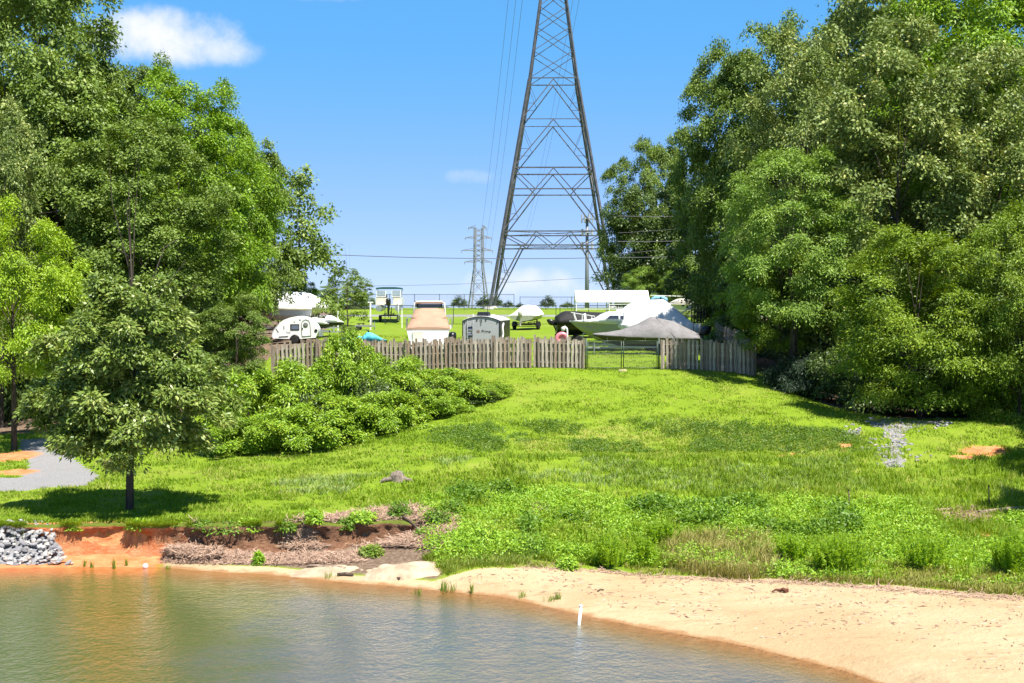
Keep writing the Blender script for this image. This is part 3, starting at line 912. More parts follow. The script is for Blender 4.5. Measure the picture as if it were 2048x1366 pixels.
def wooden_fence(label, p0, p1, both=True, post_every=2.44, dip=0.0):
    """shadow-box fence from p0 to p1 (x, y); pickets in front, every other one behind"""
    p0, p1 = Vector(p0), Vector(p1)
    d = (p1 - p0); Lf = d.length; d.normalize()
    rz = math.atan2(d.y, d.x)
    z0 = gz1(p0.x, p0.y)
    root = thing('wooden_fence', label, 'fence', (p0.x, p0.y, z0), rz, 'weathered wooden fence round the boat lot')
    r = random.Random(label)
    hh = lambda s: gz1(p0.x + d.x * s, p0.y + d.y * s) - z0
    s = 0.08
    n = 0
    while s < Lf - .04:
        for back in ((0, 1) if both else (0,)):
            ss = s + (0.12 if back else 0)
            if ss > Lf - .03: continue
            if r.random() < .02: continue
            o = link('picket', PK[r.randrange(len(PK))], root, (ss, .064 if back else -.064, hh(ss) + .03 + r.uniform(-.03, .02)), (r.uniform(-.015, .015), r.gauss(0, .014), 0), (r.uniform(.9, 1.08), 1, r.uniform(.965, 1.03)))
        s += 0.24
    k = max(1, round(Lf / post_every))
    for i in range(k + 1):
        ss = Lf * i / k
        h = 1.72 + r.uniform(-.06, .12)
        mb = MB().box((0, 0, h / 2 - .1), (.115, .105, h + .2)).box((0, 0, h + .012), (.09, .08, .03))
        link('post', mb.mesh('post', wood_ms[1]), root, (ss, -0.135 if i not in (0,) else -.135, hh(ss)), (0, r.gauss(0, .012), 0))
    for i in range(k):
        a, b = Lf * i / k, Lf * (i + 1) / k
        for zr in (.33, .95, 1.42):
            mb = MB().bar((a, 0, hh(a) + zr), (b, 0, hh(b) + zr), .088, .05)
            link('rail', mb.mesh('rail', wood_ms[0]), root)
    return root


FX = lambda px, Y: (at(px, 600, Y).x, Y)
wooden_fence('long grey wooden fence left of the metal gate', FX(545, 80), FX(1167, 80))
wooden_fence('short grey wooden fence between the metal gate and the corner', FX(1324, 80), FX(1505, 79.6))
wooden_fence('grey wooden side fence running back from the right corner', (FX(1505, 79.75)[0] + .05, 79.85), (14.4, 101), both=False)

# metal double gate
steel_g = mat('green_black_tube', (0.03, 0.055, 0.035), .45, .5)
wire_m = mat('galvanised_wire', (0.16, 0.17, 0.17), .5, .5, metal=.6)
gate = thing('metal_gate', 'black metal double gate of tubes and wire in the wooden fence', 'gate', (FX(1172, 80)[0], 79.98, gz1(FX(1172, 80)[0], 80)))
gw = FX(1318, 80)[0] - FX(1172, 80)[0]
for x in (0, gw): MB().tube([(x, 0, -.2), (x, 0, 1.78)], .05, 8).build('gate_post', steel_g, gate)
for a, b in ((.1, gw / 2 - .06), (gw / 2 + .06, gw - .1)):
    mb = MB()
    for z in (.08, .88, 1.62): mb.tube([(a, 0, z), (b, 0, z)], .025, 6)
    for x in (a, b): mb.tube([(x, 0, .08), (x, 0, 1.62)], .028, 6)
    mb.build('gate_leaf', steel_g, gate)
    mb = MB()
    x = a - 1.5
    while x < b:
        for sgn in (1, -1):
            xs = x if sgn > 0 else x + 1.54
            x1 = xs + sgn * 1.54
            z0_, z1_ = .08, 1.62
            pa, pb = Vector((xs, 0, z0_)), Vector((x1, 0, z1_))
            t0 = [0, 1]
            for lim in (a, b):
                pass
            f0 = max(0, min(1, ((a if sgn > 0 else b) - xs) / (x1 - xs)))
            f1 = max(0, min(1, ((b if sgn > 0 else a) - xs) / (x1 - xs)))
            if f1 > f0: mb.bar(pa.lerp(pb, f0), pa.lerp(pb, f1), .006)
        x += .11
    tag(mb.build('wire_mesh', wire_m, gate, fix=False), kind='stuff')
MB().box((gw / 2, -.03, .95), (.2, .05, .08)).build('latch', steel_g, gate)
tag(MB().box((0, 0, .05), (.44, .14, .10)).box((0, 0, .11), (.40, .11, .02)).build('wood_block', mat('pale_wood', (.55, .47, .28), .8, .2, var=.25)), 'pale wooden block on the grass below the middle of the gate', 'wood block').location = (FX(1246, 79.5)[0], 79.5, gz1(FX(1246, 79.5)[0], 79.5))

# chain link fences at the back of the lot
black_m = mat('dark_tube', (0.035, 0.045, 0.04), .5, .4)


def chain_fence(label, X0, X1, Y, top_z, gap=3.0):
    z0 = gz1((X0 + X1) / 2, Y)
    root = thing('chain_link_fence', label, 'fence', (X0, Y, z0), 0, 'chain link fences behind the lot')
    n = max(1, round((X1 - X0) / gap)); h = top_z - z0
    for i in range(n + 1):
        x = (X1 - X0) * i / n
        link('post', MB().tube([(x, 0, -.3), (x, 0, h + .06)], .035, 6).mesh('post', black_m), root)
    MB().tube([(0, 0, h), (X1 - X0, 0, h)], .03, 6).build('rail', black_m, root)
    MB().tube([(0, 0, .08), (X1 - X0, 0, .08)], .012, 5).build('tension_wire', black_m, root)
    mb = MB(); x = 0
    while x + h < X1 - X0:
        mb.bar((x, .004, .05), (x + h, .004, h), .008); mb.bar((x + h, -.004, .05), (x, -.004, h), .008)
        x += .2
    tag(mb.build('wire_mesh', wire_m, root, fix=False), kind='stuff')


xa = lambda px, Y: at(px, 600, Y).x
chain_fence('nearer chain link fence crossing the lawn behind the white camper', xa(770, 132), xa(1112, 132), 132, at(950, 611, 132).z)
chain_fence('chain link fence on the right behind the white covered boat', xa(1120, 132), xa(1350, 132), 132, at(1130, 611, 132).z)
chain_fence('far chain link fence on the crest, left of the pylon gap', xa(630, 166), xa(1028, 166), 166, at(800, 589, 166).z)
chain_fence('far chain link fence on the crest, right of the pylon gap', xa(1040, 166), xa(1350, 166), 166, at(1100, 594, 166).z)

# ------------------------------------------------------------------ pylon
steel = mat('galvanised_steel', (0.085, 0.085, 0.088), .6, .5, metal=.25, var=.3, scale=1.5)
TY = 176.0
tc_ = at(1106, 600, TY)
tz = gz1(tc_.x, TY)
pyl = thing('transmission_tower', 'tall steel lattice pylon straddling the view, its top cut off', 'pylon', (tc_.x, TY, tz), R(-1.2))
ppm = F / (TY - 7)                                        # pixels per metre at the near face
def zrow(py): return at(1106, py, TY - 7 * (0.35 + .65 * min(1, max(0, (py + 60) / 640)))).z - tz
HW = lambda py: (27.5 + .1355 * py if py < 155 else 48.5 + .170 * (py - 155)) / F * (TY - 5)


def node(py, sx, sy): h = HW(py); return Vector((sx * h, sy * h, zrow(py)))


def member(nm, a, b, w): return link(nm, MB().bar(a, b, w * .64).mesh(nm, steel), pyl)


for sx in (-1, 1):
    for sy in (-1, 1):
        pts = [node(py, sx, sy) for py in (-170, 155, 620)]
        pts[2].z = -.5
        mb = MB()
        for (a, b), wd in zip(((pts[0], pts[1]), (pts[1], pts[2])), (.21, .29)):
            mb.bar(a, b, wd, wd)
        mb.build('leg', steel, pyl, fix=False)
        link('footing', MB().lathe([(.6, -.6), (.6, .15), (.45, .3)], n=12).mesh('footing', mat('concrete', (.42, .41, .39), .9, .2)), pyl, (pts[2].x, pts[2].y, 0))


def on_leg(py, s, face):
    """point on the leg at side s of a face"""
    return node(py, *( (s, -1) if face == 0 else (s, 1) if face == 1 else (-1, s) if face == 2 else (1, s)))


for face in range(4):
    L_ = lambda py, s: on_leg(py, s, face)
    M_ = lambda py, f=0.0: L_(py, -1).lerp(L_(py, 1), .5 + f / 2)
    lev = [-170, -120, -75, -32, 8, 50, 98, 153]
    for a, b in zip(lev[:-1], lev[1:]):
        member('brace', L_(a, -1), L_(b, 1), .13); member('brace', L_(a, 1), L_(b, -1), .13)
    for py, wd in ((153, .20), (236, .14), (334, .26), (377, .22), (462, .24), (490, .24)):
        member('beam', L_(py, -1), L_(py, 1), wd)
    for a, b in ((155, 234), (237, 332)):
        for s in (-1, 1):
            member('brace', M_(a), L_(b, s), .18)
            q = M_(a).lerp(L_(b, s), .62)
            member('strut', q, L_(a + .62 * (b - a), s), .09)
            member('strut', M_(a).lerp(L_(b, s), .56), L_(a + 6, s), .06)
    for s in (-1, 1):
        member('brace', L_(335, s), M_(377, s * .42), .17)
        member('brace', M_(335), M_(377, s * .42), .17)
        member('brace', M_(377, s * .42), L_(461, s), .22)
        member('strut', M_(377, s * .42).lerp(L_(461, s), .58), L_(430, s), .09)
        member('strut', M_(377, s * .42).lerp(L_(461, s), .58), L_(381, s), .07)
        member('brace', L_(464, s), M_(489, s * .52), .18)
        member('brace', M_(462, s * .34), M_(489, s * .52), .18)
        member('brace', M_(462, s * .34), M_(490), .15)
        kn = M_(490, s * .60)
        foot = L_(612, s)
        member('brace', kn, foot, .22)
        for f in (.42, .55, .9):
            member('strut', kn.lerp(foot, f), L_(490 + f * 116, s), .09)
        member('strut', kn.lerp(foot, .5), L_(497, s), .08)
# horizontal cross bracing inside the box level
for py in (462, 490):
    member('strut', node(py, -1, -1), node(py, 1, 1), .10); member('strut', node(py, 1, -1), node(py, -1, 1), .10)
# cross arms above the frame, kept simple but complete
for py, arm in ((-165, 6.5),):
    for s in (-1, 1):
        e = Vector((s * (HW(py) + arm), 0, zrow(py)))
        for sy in (-1, 1):
            member('cross_arm', node(py, s, sy), e, .2); member('cross_arm', node(py - 0 + 22, s, sy), e, .16)

# slim distant pylon
FYY = 420.0
fc = at(957.5, 455, FYY); fz0 = gz1(fc.x, FYY)
ft = thing('transmission_tower', 'small distant lattice pylon with short arms left of the big one', 'pylon', (fc.x, FYY, fz0), R(12))
fr_ = lambda py: at(957, py, FYY).z - fz0
fsteel = mat('distant_steel', (0.20, 0.205, 0.215), .6, .4)
for sx in (-1, 1):
    for sy in (-1, 1):
        link('leg', MB().tube([(sx * 1.15, sy * 1.15, fr_(456)), (sx * 1.25, sy * 1.25, fr_(535)), (sx * 2.9, sy * 2.9, -.4)], [.2, .22, .28], 5).mesh('leg', fsteel), ft)
mb = MB()
lv = list(range(456, 536, 10))
for a, b in zip(lv[:-1], lv[1:]):
    for sy in (-1, 1):
        mb.bar((-1.2, sy * 1.2, fr_(a)), (1.2, sy * 1.2, fr_(b)), .15); mb.bar((1.2, sy * 1.2, fr_(a)), (-1.2, sy * 1.2, fr_(b)), .15)
for a, b, ha, hb in ((535, 560, 1.25, 1.8), (560, 590, 1.8, 2.4), (590, 622, 2.4, 2.9)):
    for sy in (-1, 1):
        mb.bar((-ha, sy * ha, fr_(a)), (hb, sy * hb, fr_(b)), .15); mb.bar((ha, sy * ha, fr_(a)), (-hb, sy * hb, fr_(b)), .15); mb.bar((-hb, sy * hb, fr_(b)), (hb, sy * hb, fr_(b)), .12)
mb.build('bracing', fsteel, ft, fix=False)
for py, x0, x1 in ((456, 937, 973), (476, 930, 984), (501, 923, 986), (524, 929, 984)):
    l, r_ = (x0 - 957.5) / F * FYY, (x1 - 957.5) / F * FYY
    mb = MB()
    for e in (l, r_):
        for sy in (-1, 1): mb.bar((math.copysign(1.1, e), sy * 1.1, fr_(py)), (e, 0, fr_(py)), .24); mb.bar((math.copysign(1.1, e), sy * 1.1, fr_(py - 5)), (e, 0, fr_(py)), .16)
        mb.bar((e, 0, fr_(py)), (e, 0, fr_(py + 5)), .2)
    mb.build('cross_arm', fsteel, ft, fix=False)

# phone mast
MYY = 240.0
mc = at(1174, 600, MYY); mz = gz1(mc.x, MYY)
mast = thing('phone_mast', 'grey monopole phone mast with antenna panels seen through the pylon', 'phone mast', (mc.x, MYY, mz))
mr = lambda py: at(1174, py, MYY).z - mz
mm = mat('mast_grey', (.17, .18, .20), .5, .5)
MB().tube([(0, 0, -.3), (0, 0, mr(540)), (0, 0, mr(438))], [.42, .34, .24], 10).build('pole', mm, mast)
for py in (438, 466, 490):
    rr = MB().lathe([(.9, mr(py) - .06), (.95, mr(py)), (.9, mr(py) + .06)], n=12)
    for k in range(3): rr.bar((0, 0, mr(py)), (.9 * math.cos(k * 2.094), .9 * math.sin(k * 2.094), mr(py)), .1)
    rr.build('platform', mm, mast)
    for k in range(8 if py == 438 else 6):
        a = k * 2 * math.pi / (8 if py == 438 else 6) + .3
        link('antenna', MB().box((0, 0, 0), (.14, .22, 1.5 if py != 466 else 1.2)).mesh('antenna', mat('antenna_grey', (.33, .34, .36), .5, .4)), mast, (1.0 * math.cos(a), 1.0 * math.sin(a), mr(py) + (.1 if py != 490 else -.2)), (0, 0, a))

# power lines
wirem = mat('conductor', (.10, .10, .105), .5, .5, metal=.4)
def wire(label, a, b, sag, r, n=24, group='power lines'):
    pts = []
    for i in range(n + 1):
        f = i / n
        p = a.lerp(b, f); p.z -= sag * 4 * f * (1 - f)
        pts.append(p)
    o = MB().tube(pts, r, 4, cap=False).build('power_line', wirem, fix=False)
    tag(o, label, 'power line', group)


for x0, lab in ((1034, 'leftmost of the three hanging cables left of the big pylon'), (1050, 'middle of the three hanging cables left of the big pylon'), (1064, 'rightmost of the three hanging cables left of the big pylon')):
    wire(lab, at(x0, -170, TY), at(957 + (x0 - 1034) * .75, 503, FYY), 3.0, .026)
for x0, x1, lab in ((1176, 980, 'left of the two cables right of the pylon top'), (1190, 986, 'right of the two cables right of the pylon top')):
    wire(lab, at(x0, -170, TY), at(x1 + 60, 503, FYY), 4.0, .022)
wire('long thin wire crossing the sky behind the pylon legs', at(540, 503, 150), at(1420, 508, 150), .62, .035)
wire('lower faint wire crossing the sky behind the pylon legs', at(700, 572, 215), at(1400, 538, 215), .6, .025)
for i, (a, b, lab) in enumerate(((432, 432, 'top wire in front of the dark tree right of the pylon'), (483, 480, 'middle bright wire in front of the dark tree right of the pylon'), (515, 511, 'lower bright wire in front of the dark tree right of the pylon'),
                                 (466, 452, 'slanting upper wire in front of the dark tree right of the pylon'), (508, 488, 'slanting lower wire in front of the dark tree right of the pylon'))):
    wire(lab, at(1236, a, 113.2), at(1420, b, 113.2), .05, .028 if i < 3 else .018, 8)

# ------------------------------------------------------------------ boats and trailers in the lot
white = mat('white_gelcoat', (.74, .74, .72), .3, .5, var=.04, scale=2, dirt=(.5, .47, .40, .25))
white_c = mat('white_canvas', (.80, .80, .79), .7, .2, var=.05, scale=3, bump=.25, bscale=4, dirt=(.6, .58, .55, .2))
hull_g = mat('shaded_hull', (.30, .32, .235), .45, .4, var=.06, scale=2)  # grey green paints shade and grass reflection into the hull colour
grey_c = mat('grey_canvas', (.195, .185, .185), .8, .2, var=.15, scale=2.5, bump=.4, bscale=5)
tan_c = mat('tan_canvas', (.37, .235, .16), .8, .2, var=.1, scale=2, bump=.35, bscale=4)
black = mat('black_plastic', (.012, .012, .014), .35, .5)
black_c = mat('black_canvas', (.018, .017, .018), .7, .3, bump=.3, bscale=5)
rubber = mat('rubber', (.02, .02, .02), .85, .2)
alu = mat('aluminium', (.55, .55, .56), .35, .5, metal=.8, var=.1)
galv = mat('galvanised', (.36, .37, .38), .5, .5, metal=.5, var=.2)
glass = mat('dark_glass', (.03, .035, .045), .08, .8, var=.05)
green_c = mat('green_canvas', (.02, .085, .075), .7, .2)
blue_c = mat('pale_blue_canvas', (.22, .42, .60), .7, .2)
teal_c = mat('teal_canvas', (.10, .46, .56), .6, .3, bump=.2, bscale=5)
pink = mat('pink_vinyl', (.75, .22, .26), .4, .5)
cream = mat('cream_panel', (.62, .58, .48), .5, .4)
navy = mat('navy_panel', (.05, .06, .12), .4, .5)
rvgrey = mat('camper_grey', (.33, .335, .345), .4, .4, var=.04, scale=1.5)
ink = mat('dark_print', (.03, .03, .03), .6, .2)
inkred = mat('brown_print', (.28, .12, .10), .6, .2)


def stations(L, B, zk, zg, sheer=.25, full=.35, stern=1.0, n=15):
    for i in range(n):
        t = i / (n - 1)
        b = max(B / 2 * (stern + (1 - stern) * min(1, t / .3)) * (1 - max(0, (t - full) / (1 - full)) ** 2.4), .02)
        zgt = zg + sheer * t * t
        k = max(0, (t - .52) / .48) ** 2.3
        yield t, L * t, b, zk + (zgt - .04 - zk) * k, zgt


def hull(parent, L, B, zk, zg, m_, name='hull', m_rail=None, **kw):
    mb = MB(); rings = []; rail_l, rail_r = [], []
    for t, x, b, zkt, zgt in stations(L, B, zk, zg, **kw):
        zc = zkt + (zgt - zkt) * .38
        rings.append([(x, b, zgt), (x, b * .97, zgt - .09), (x, b * .83, zc), (x, b * .45, zkt + (zc - zkt) * .45), (x, 0, zkt),
                      (x, -b * .45, zkt + (zc - zkt) * .45), (x, -b * .83, zc), (x, -b * .97, zgt - .09), (x, -b, zgt)])
        rail_l.append((x, b, zgt - .03)); rail_r.append((x, -b, zgt - .03))
    mb.loft(rings, True, True, smooth=False)
    o = mb.build(name, m_, parent)
    if m_rail:
        MB().tube(rail_l, .045, 6).tube(rail_r, .045, 6).build('rub_rail', m_rail, parent)
    return o


def cover(parent, L, B, zk, zg, ridge, m_, skirt=.22, top=.35, name='cover', x0=0.0, x1=1.0, **kw):
    """fabric over the hull; ridge(t) is the height above the gunwale"""
    r = random.Random(int(L * 100)); rings = []
    for t, x, b, zkt, zgt in stations(L, B, zk, zg, n=25, **kw):
        if t < x0 - 1e-6 or t > x1 + 1e-6: continue
        h = ridge(t)
        j = lambda a=.018: r.uniform(-a, a)
        b2 = b * 1.05 + .02
        sk = min(skirt, (zgt - zkt) * .9)
        tp = top
        rings.append([(x, b2 * .98, zgt - sk + j()), (x, b2 + j(), zgt + .02), (x, b2 * (tp + 1) / 2 + j(), zgt + h * .58 + j()), (x, b2 * tp, zgt + h * .96 + j()), (x, 0, zgt + h + .02),
                      (x, -b2 * tp, zgt + h * .96 + j()), (x, -b2 * (tp + 1) / 2 + j(), zgt + h * .58 + j()), (x, -b2 + j(), zgt + .02), (x, -b2 * .98, zgt - sk + j())])
    return MB().loft(rings, True, True).build(name, m_, parent)


def pw(*pts):
    xs, ys = zip(*pts)
    return lambda t: float(np.interp(t, xs, ys))


def wheel(parent, x, y, r=.33, w_=.2):
    o = link('wheel', MB().lathe([(r * .55, -w_ / 2), (r * .92, -w_ / 2), (r, -w_ * .32), (r, w_ * .32), (r * .92, w_ / 2), (r * .55, w_ / 2)], 'y', n=22).mesh('wheel', rubber), parent, (x, y, r))
    link('rim', MB().lathe([(.02, -w_ * .36), (r * .2, -w_ * .40), (r * .3, -w_ * .3), (r * .55, -w_ * .44), (r * .6, -w_ * .44), (r * .6, w_ * .44), (.02, w_ * .4)], 'y', n=18).mesh('rim', alu), o)
    return o


def trailer(label, loc, rz, L, B, h=.5, m_=galv, axles=1, x_ax=.38, tongue=1.3, group='boat trailers', fender=True, wr=.33):
    """boat trailer, tongue towards +x"""
    o = thing('boat_trailer', label, 'trailer', loc, rz, group)
    mb = MB()
    for s in (-1, 1):
        mb.bar((0, s * B * .36, h), (L * .62, s * B * .36, h), .07, .1)
        mb.bar((L * .62, s * B * .36, h), (L, s * .05, h), .07, .1)
    for f in (.03, .25, .5, .62): mb.bar((L * f, -B * .38, h - .03), (L * f, B * .38, h - .03), .07, .07)
    mb.bar((L * .6, 0, h - .06), (L + tongue, 0, h - .06), .09, .1)
    mb.build('frame', m_, o, fix=False)
    mb = MB()
    for s in (-1, 1): mb.bar((.1, s * B * .22, h + .16), (L * .6, s * B * .2, h + .2), .1, .05); mb.bar((.3, s * B * .22, h), (.3, s * B * .22, h + .16), .05); mb.bar((L * .5, s * B * .2, h), (L * .5, s * B * .2, h + .18), .05)
    mb.build('bunk', black_c, o, fix=False)
    for k in range(axles):
        for s in (-1, 1):
            x = L * x_ax + k * .75
            wheel(o, x, s * B * .46, wr)
            if fender:
                link('fender', MB().loft([[(x + .42 * math.cos(a), s * B * .46 + q, .33 + .42 * math.sin(a)) for q in (-.13, .13)] for a in [math.pi * i / 10 for i in range(11)]], closed=False).mesh('fender', m_), o)
        MB().bar((L * x_ax + k * .75, -B * .44, .33), (L * x_ax + k * .75, B * .44, .33), .07).build('axle', m_, o)
    MB().tube([(L + tongue * .7, .12, 0.05), (L + tongue * .7, .12, h + .35)], .035, 6).lathe([(.02, 0), (.12, .02), (.12, .05)], c=(L + tongue * .7, .12, 0)).build('jack', m_, o, fix=False)
    MB().bar((L + tongue * .2, 0, h), (L + tongue * .2, 0, h + .7), .07).bar((L + tongue * .2, 0, h + .7), (L + tongue * .2 - .2, 0, h + .75), .08).build('winch_post', m_, o, fix=False)
    return o


def outboard(parent, x, y, z, m_=black, s=1.0, tilt=.0, name='outboard_motor'):
    """engine behind the transom, bow direction +x"""
    mb = MB()
    q = lambda X, Z: (x - X * s * math.cos(tilt) - Z * s * math.sin(tilt), z + Z * s * math.cos(tilt) - X * s * math.sin(tilt))
    rings = []
    for zz, a, b in ((.0, .22, .16), (.1, .30, .20), (.35, .33, .21), (.5, .28, .19), (.56, .16, .1)):
        X0, Z0 = q(.22, zz)
        rings.append([(X0 + a * s * math.cos(t_), y + b * s * math.sin(t_), Z0) for t_ in [2 * math.pi * k / 12 for k in range(12)]])
    o = mb.loft(rings).build(name, m_, parent)
    a, b = q(.2, .02), q(.2, -.75)
    MB().bar((a[0], y, a[1]), (b[0], y, b[1]), .16 * s, .1 * s).build('midsection', m_, o if False else parent, fix=False)
    c, d = q(.45, -.8), q(-.05, -.8)
    mb = MB().tube([(c[0], y, c[1]), (b[0], y, b[1] - .02), (d[0], y, d[1])], [.04 * s, .075 * s, .02], 8)
    e, f = q(.2, -.8), q(.25, -1.02)
    mb.bar((e[0], y, e[1]), (f[0], y, f[1]), .03, .14 * s)
    for k in range(3):
        t_ = k * 2.094
        mb.bar((c[0], y, c[1]), (c[0] - .03, y + .16 * s * math.cos(t_), c[1] + .16 * s * math.sin(t_)), .09 * s, .015)
    mb.build('lower_unit', m_, parent, fix=False)
    return o


def text(parent, s, size, m_, loc, rot, name='lettering', shear=0.0):
    cu = bpy.data.curves.new(name, 'FONT')
    cu.body = s; cu.size = size; cu.align_x = 'CENTER'; cu.align_y = 'CENTER'; cu.extrude = .004; cu.shear = shear
    cu.materials.append(m_)
    o = bpy.data.objects.new(name, cu)
    me = bpy.data.meshes.new_from_object(o)
    bpy.data.objects.remove(o); bpy.data.curves.remove(cu)
    return link(name, me, parent, loc, rot)


def gpos(px, Y, dz=0.0):
    X = at(px, 600, Y).x
    return (X, Y, gz1(X, Y) + dz)


GBOAT = 'boats stored in the lot'
PI = math.pi
# --- big white cabin cruiser, bow to the left
Y = 93.0; K = F / Y
loc = gpos(1396, Y); gy_ = 600 + (EYE - loc[2]) * K
zz = lambda py: (gy_ - py) / K
xx = lambda px: (1396 - px) / K
cr = thing('cabin_cruiser', 'big white cabin cruiser with a white tent cover over its stern, bow to the left', 'boat', loc, PI + R(2), GBOAT)
Lc = xx(1139)
hull(cr, Lc, 2.9, zz(692), zz(648), hull_g, m_rail=white, sheer=.22, full=.3)
rings = []
for px, py, wd, ed in ((1141, 641.5, .06, 643.5), (1160, 640, .55, 644), (1178, 639, .8, 644.5), (1192, 636, .9, 645), (1203, 628.5, .93, 645), (1216, 623.5, .96, 645.5), (1240, 622, .98, 646), (1275, 622, 1.0, 646)):
    x = xx(px); e = zz(ed) + .03; h = zz(py); w1 = wd * 1.32; w2 = w1 * .80
    rings.append([(x, w1, e), (x, (w1 * .35 + w2 * .65), e + (h - e) * .8), (x, w2 * .8, h), (x, -w2 * .8, h), (x, -(w1 * .35 + w2 * .65), e + (h - e) * .8), (x, -w1, e)])
MB().loft(rings, True, True).build('cabin', white, cr)
for a, b, c_, d in (((1208, 637.5), (1216, 630.6), (1233, 630.6), (1233, 638.2)), ((1236, 638.4), (1236, 630.8), (1256, 632), (1260, 640.5))):
    f = []
    for px, py in (a, b, c_, d):
        e = zz(645.3); h = zz(622.5); g_ = (zz(py) - e) / (h - e)
        f.append((xx(px), 1.32 * .97 * (1 - .13 * g_ / .8) + .028, zz(py)))
    mb = MB(); mb.add(f + [(p[0], p[1] - .05, p[2]) for p in f], [(0, 1, 2, 3), (7, 6, 5, 4), (0, 4, 5, 1), (1, 5, 6, 2), (2, 6, 7, 3), (3, 7, 4, 0)])
    mb.build('window', glass, cr)
    mb2 = MB()
    for p, q_ in zip(f, f[1:] + f[:1]): mb2.bar(p, q_, .03)
    mb2.build('window_frame', alu, cr, fix=False)
MB().box((xx(1240), .2, zz(621)), (.55, .5, .12)).build('hatch', white, cr)
rings = []
for px, py, topw, by, bx_ in ((1243, 622, .80, 641, .15), (1252, 613, .62, 652, .75), (1266, 603.5, .5, 663, .7), (1290, 601, .5, 667, .3), (1326, 600, .5, 670, 0), (1342, 611, .5, 671, 0), (1362, 629, .6, 671, 0), (1380, 645, .75, 671, 0), (1394, 652, .8, 671, 0)):
    x = xx(px); h = zz(py); lo = zz(by); g_ = zz(648) + .05; b = 1.50
    rj = random.Random(px); j = lambda: rj.uniform(-.04, .04)
    rings.append([(x + bx_, b, lo), (x + bx_ * .4, b + .02 + j(), g_), (x, b * (.45 + topw * .5) + j(), g_ + (h - g_) * .55), (x, b * topw, h - .03 + j()), (x, 0, h + .03),
                  (x, -b * topw, h - .03), (x, -b * (.45 + topw * .5), g_ + (h - g_) * .55), (x, -b - .02, g_), (x, -b, lo)])
MB().loft(rings, True, True).build('tent_cover', white_c, cr)
mb = MB()
for s in (-1, 1):
    wy_ = lambda px: s * np.interp(px, (1141, 1160, 1200), (.15, .75, 1.15))
    mb.tube([(xx(1142), wy_(1142), zz(625)), (xx(1165), wy_(1162), zz(629)), (xx(1186), wy_(1186), zz(632))], .028, 6)
    for a, b in ((1147, 1152), (1166, 1166), (1186, 1186)): mb.tube([(xx(a), wy_(a), zz(np.interp(a, (1142, 1186), (625, 632)))), (xx(b), wy_(b), zz(642))], .024, 6)
mb.build('bow_rail', white, cr, fix=False)
MB().tube([(xx(1170), .2, zz(642)), (xx(1168), .2, zz(627))], .09, 8).build('windlass', white, cr)
text(cr, 'Regatta', .20, ink, (xx(1178), 1.33, zz(652)), (PI / 2 + R(-14), 0, PI), 'registration')
MB().tube([(xx(1366), -1.2, zz(628)), (xx(1386), -1.2, zz(615))], .04, 6).tube([(xx(1384), -1.2, zz(616)), (xx(1388), -1.2, zz(613.5))], .09, 8).build('antenna_mount', galv, cr, fix=False)
trailer('galvanised tandem trailer under the big white cabin cruiser', gpos(1390, 93), PI + R(2), 7.2, 2.6, .52, galv, 2, .3)

# --- grey covered bass boat in front of it
Y = 88.0; K = F / Y
loc = gpos(1398, Y); gy_ = 600 + (EYE - loc[2]) * K
bb = thing('bass_boat', 'low boat under a dark grey peaked cover behind the gate, bow to the left', 'boat', loc, PI - R(3), GBOAT)
Lb = (1398 - 1187) / K
hull(bb, Lb, 2.1, zz(696), zz(676), mat('black_hull', (.02, .02, .022), .25, .6), sheer=.22, full=.3)
tt = lambda px: (1398 - px) / (1398 - 1187)
gh = lambda t_: zz(676) + .22 * t_ * t_
cover(bb, Lb, 2.1, zz(696), zz(676), lambda t_: max(.04, float(np.interp(t_, [tt(p) for p in (1398, 1373, 1349, 1301, 1275, 1244, 1215, 1187)], [zz(q) for q in (668, 656, 643.5, 633.5, 648, 660, 665, 667.5)])) - gh(t_)), grey_c, skirt=.04, top=.16, sheer=.22, full=.3)
pk_t = tt(1301)
for tx, sy in ((1349, 1),):
    x0_, x1_ = Lb * pk_t, Lb * tt(tx)
    b_ = [b for t_, x, b, a_, c_ in stations(Lb, 2.1, zz(696), zz(676), sheer=.22, full=.3, n=60) if x <= x1_ + .12][-1]
    x0_ = x0_ + (x1_ - x0_) * .25
    tl_ = x0_ / Lb
    h0 = float(np.interp(tl_, [tt(p) for p in (1398, 1373, 1349, 1301, 1275, 1244, 1215, 1187)], [zz(q) for q in (668, 656, 643.5, 633.5, 648, 660, 665, 667.5)]))
    MB().tube([(x0_, sy * .10, h0 + .01), (x1_, sy * (b_ * 1.05 + .03), zz(676) + .22 * tt(tx) ** 2 + .03)], .022, 5).build('cover_seam', mat('seam_grey', (.09, .08, .08), .8, .2), bb, fix=False)
for tx in (1215, 1250, 1290, 1330, 1370):
    b_ = [b for t_, x, b, a_, c_ in stations(Lb, 2.1, zz(696), zz(676), sheer=.22, full=.3, n=60) if x <= Lb * tt(tx) + .12][-1]
    MB().bar((Lb * tt(tx), b_ * 1.05 + .02, zz(676)), (Lb * tt(tx), b_ * .55, zz(690)), .03, .01).build('strap', mat('strap_pale', (.35, .34, .33), .8, .2), bb, fix=False)
outboard(bb, -.05, 0, zz(668), black, 1.15, .35)
MB().tube([(.25, -1.1, zz(676)), (.25, -1.1, zz(646))], .03, 6).build('stern_pole', black, bb)
trailer('white and galvanised trailer under the grey covered bass boat', gpos(1396, 88), PI - R(3), 5.6, 2.1, .5, galv, 2, .28)

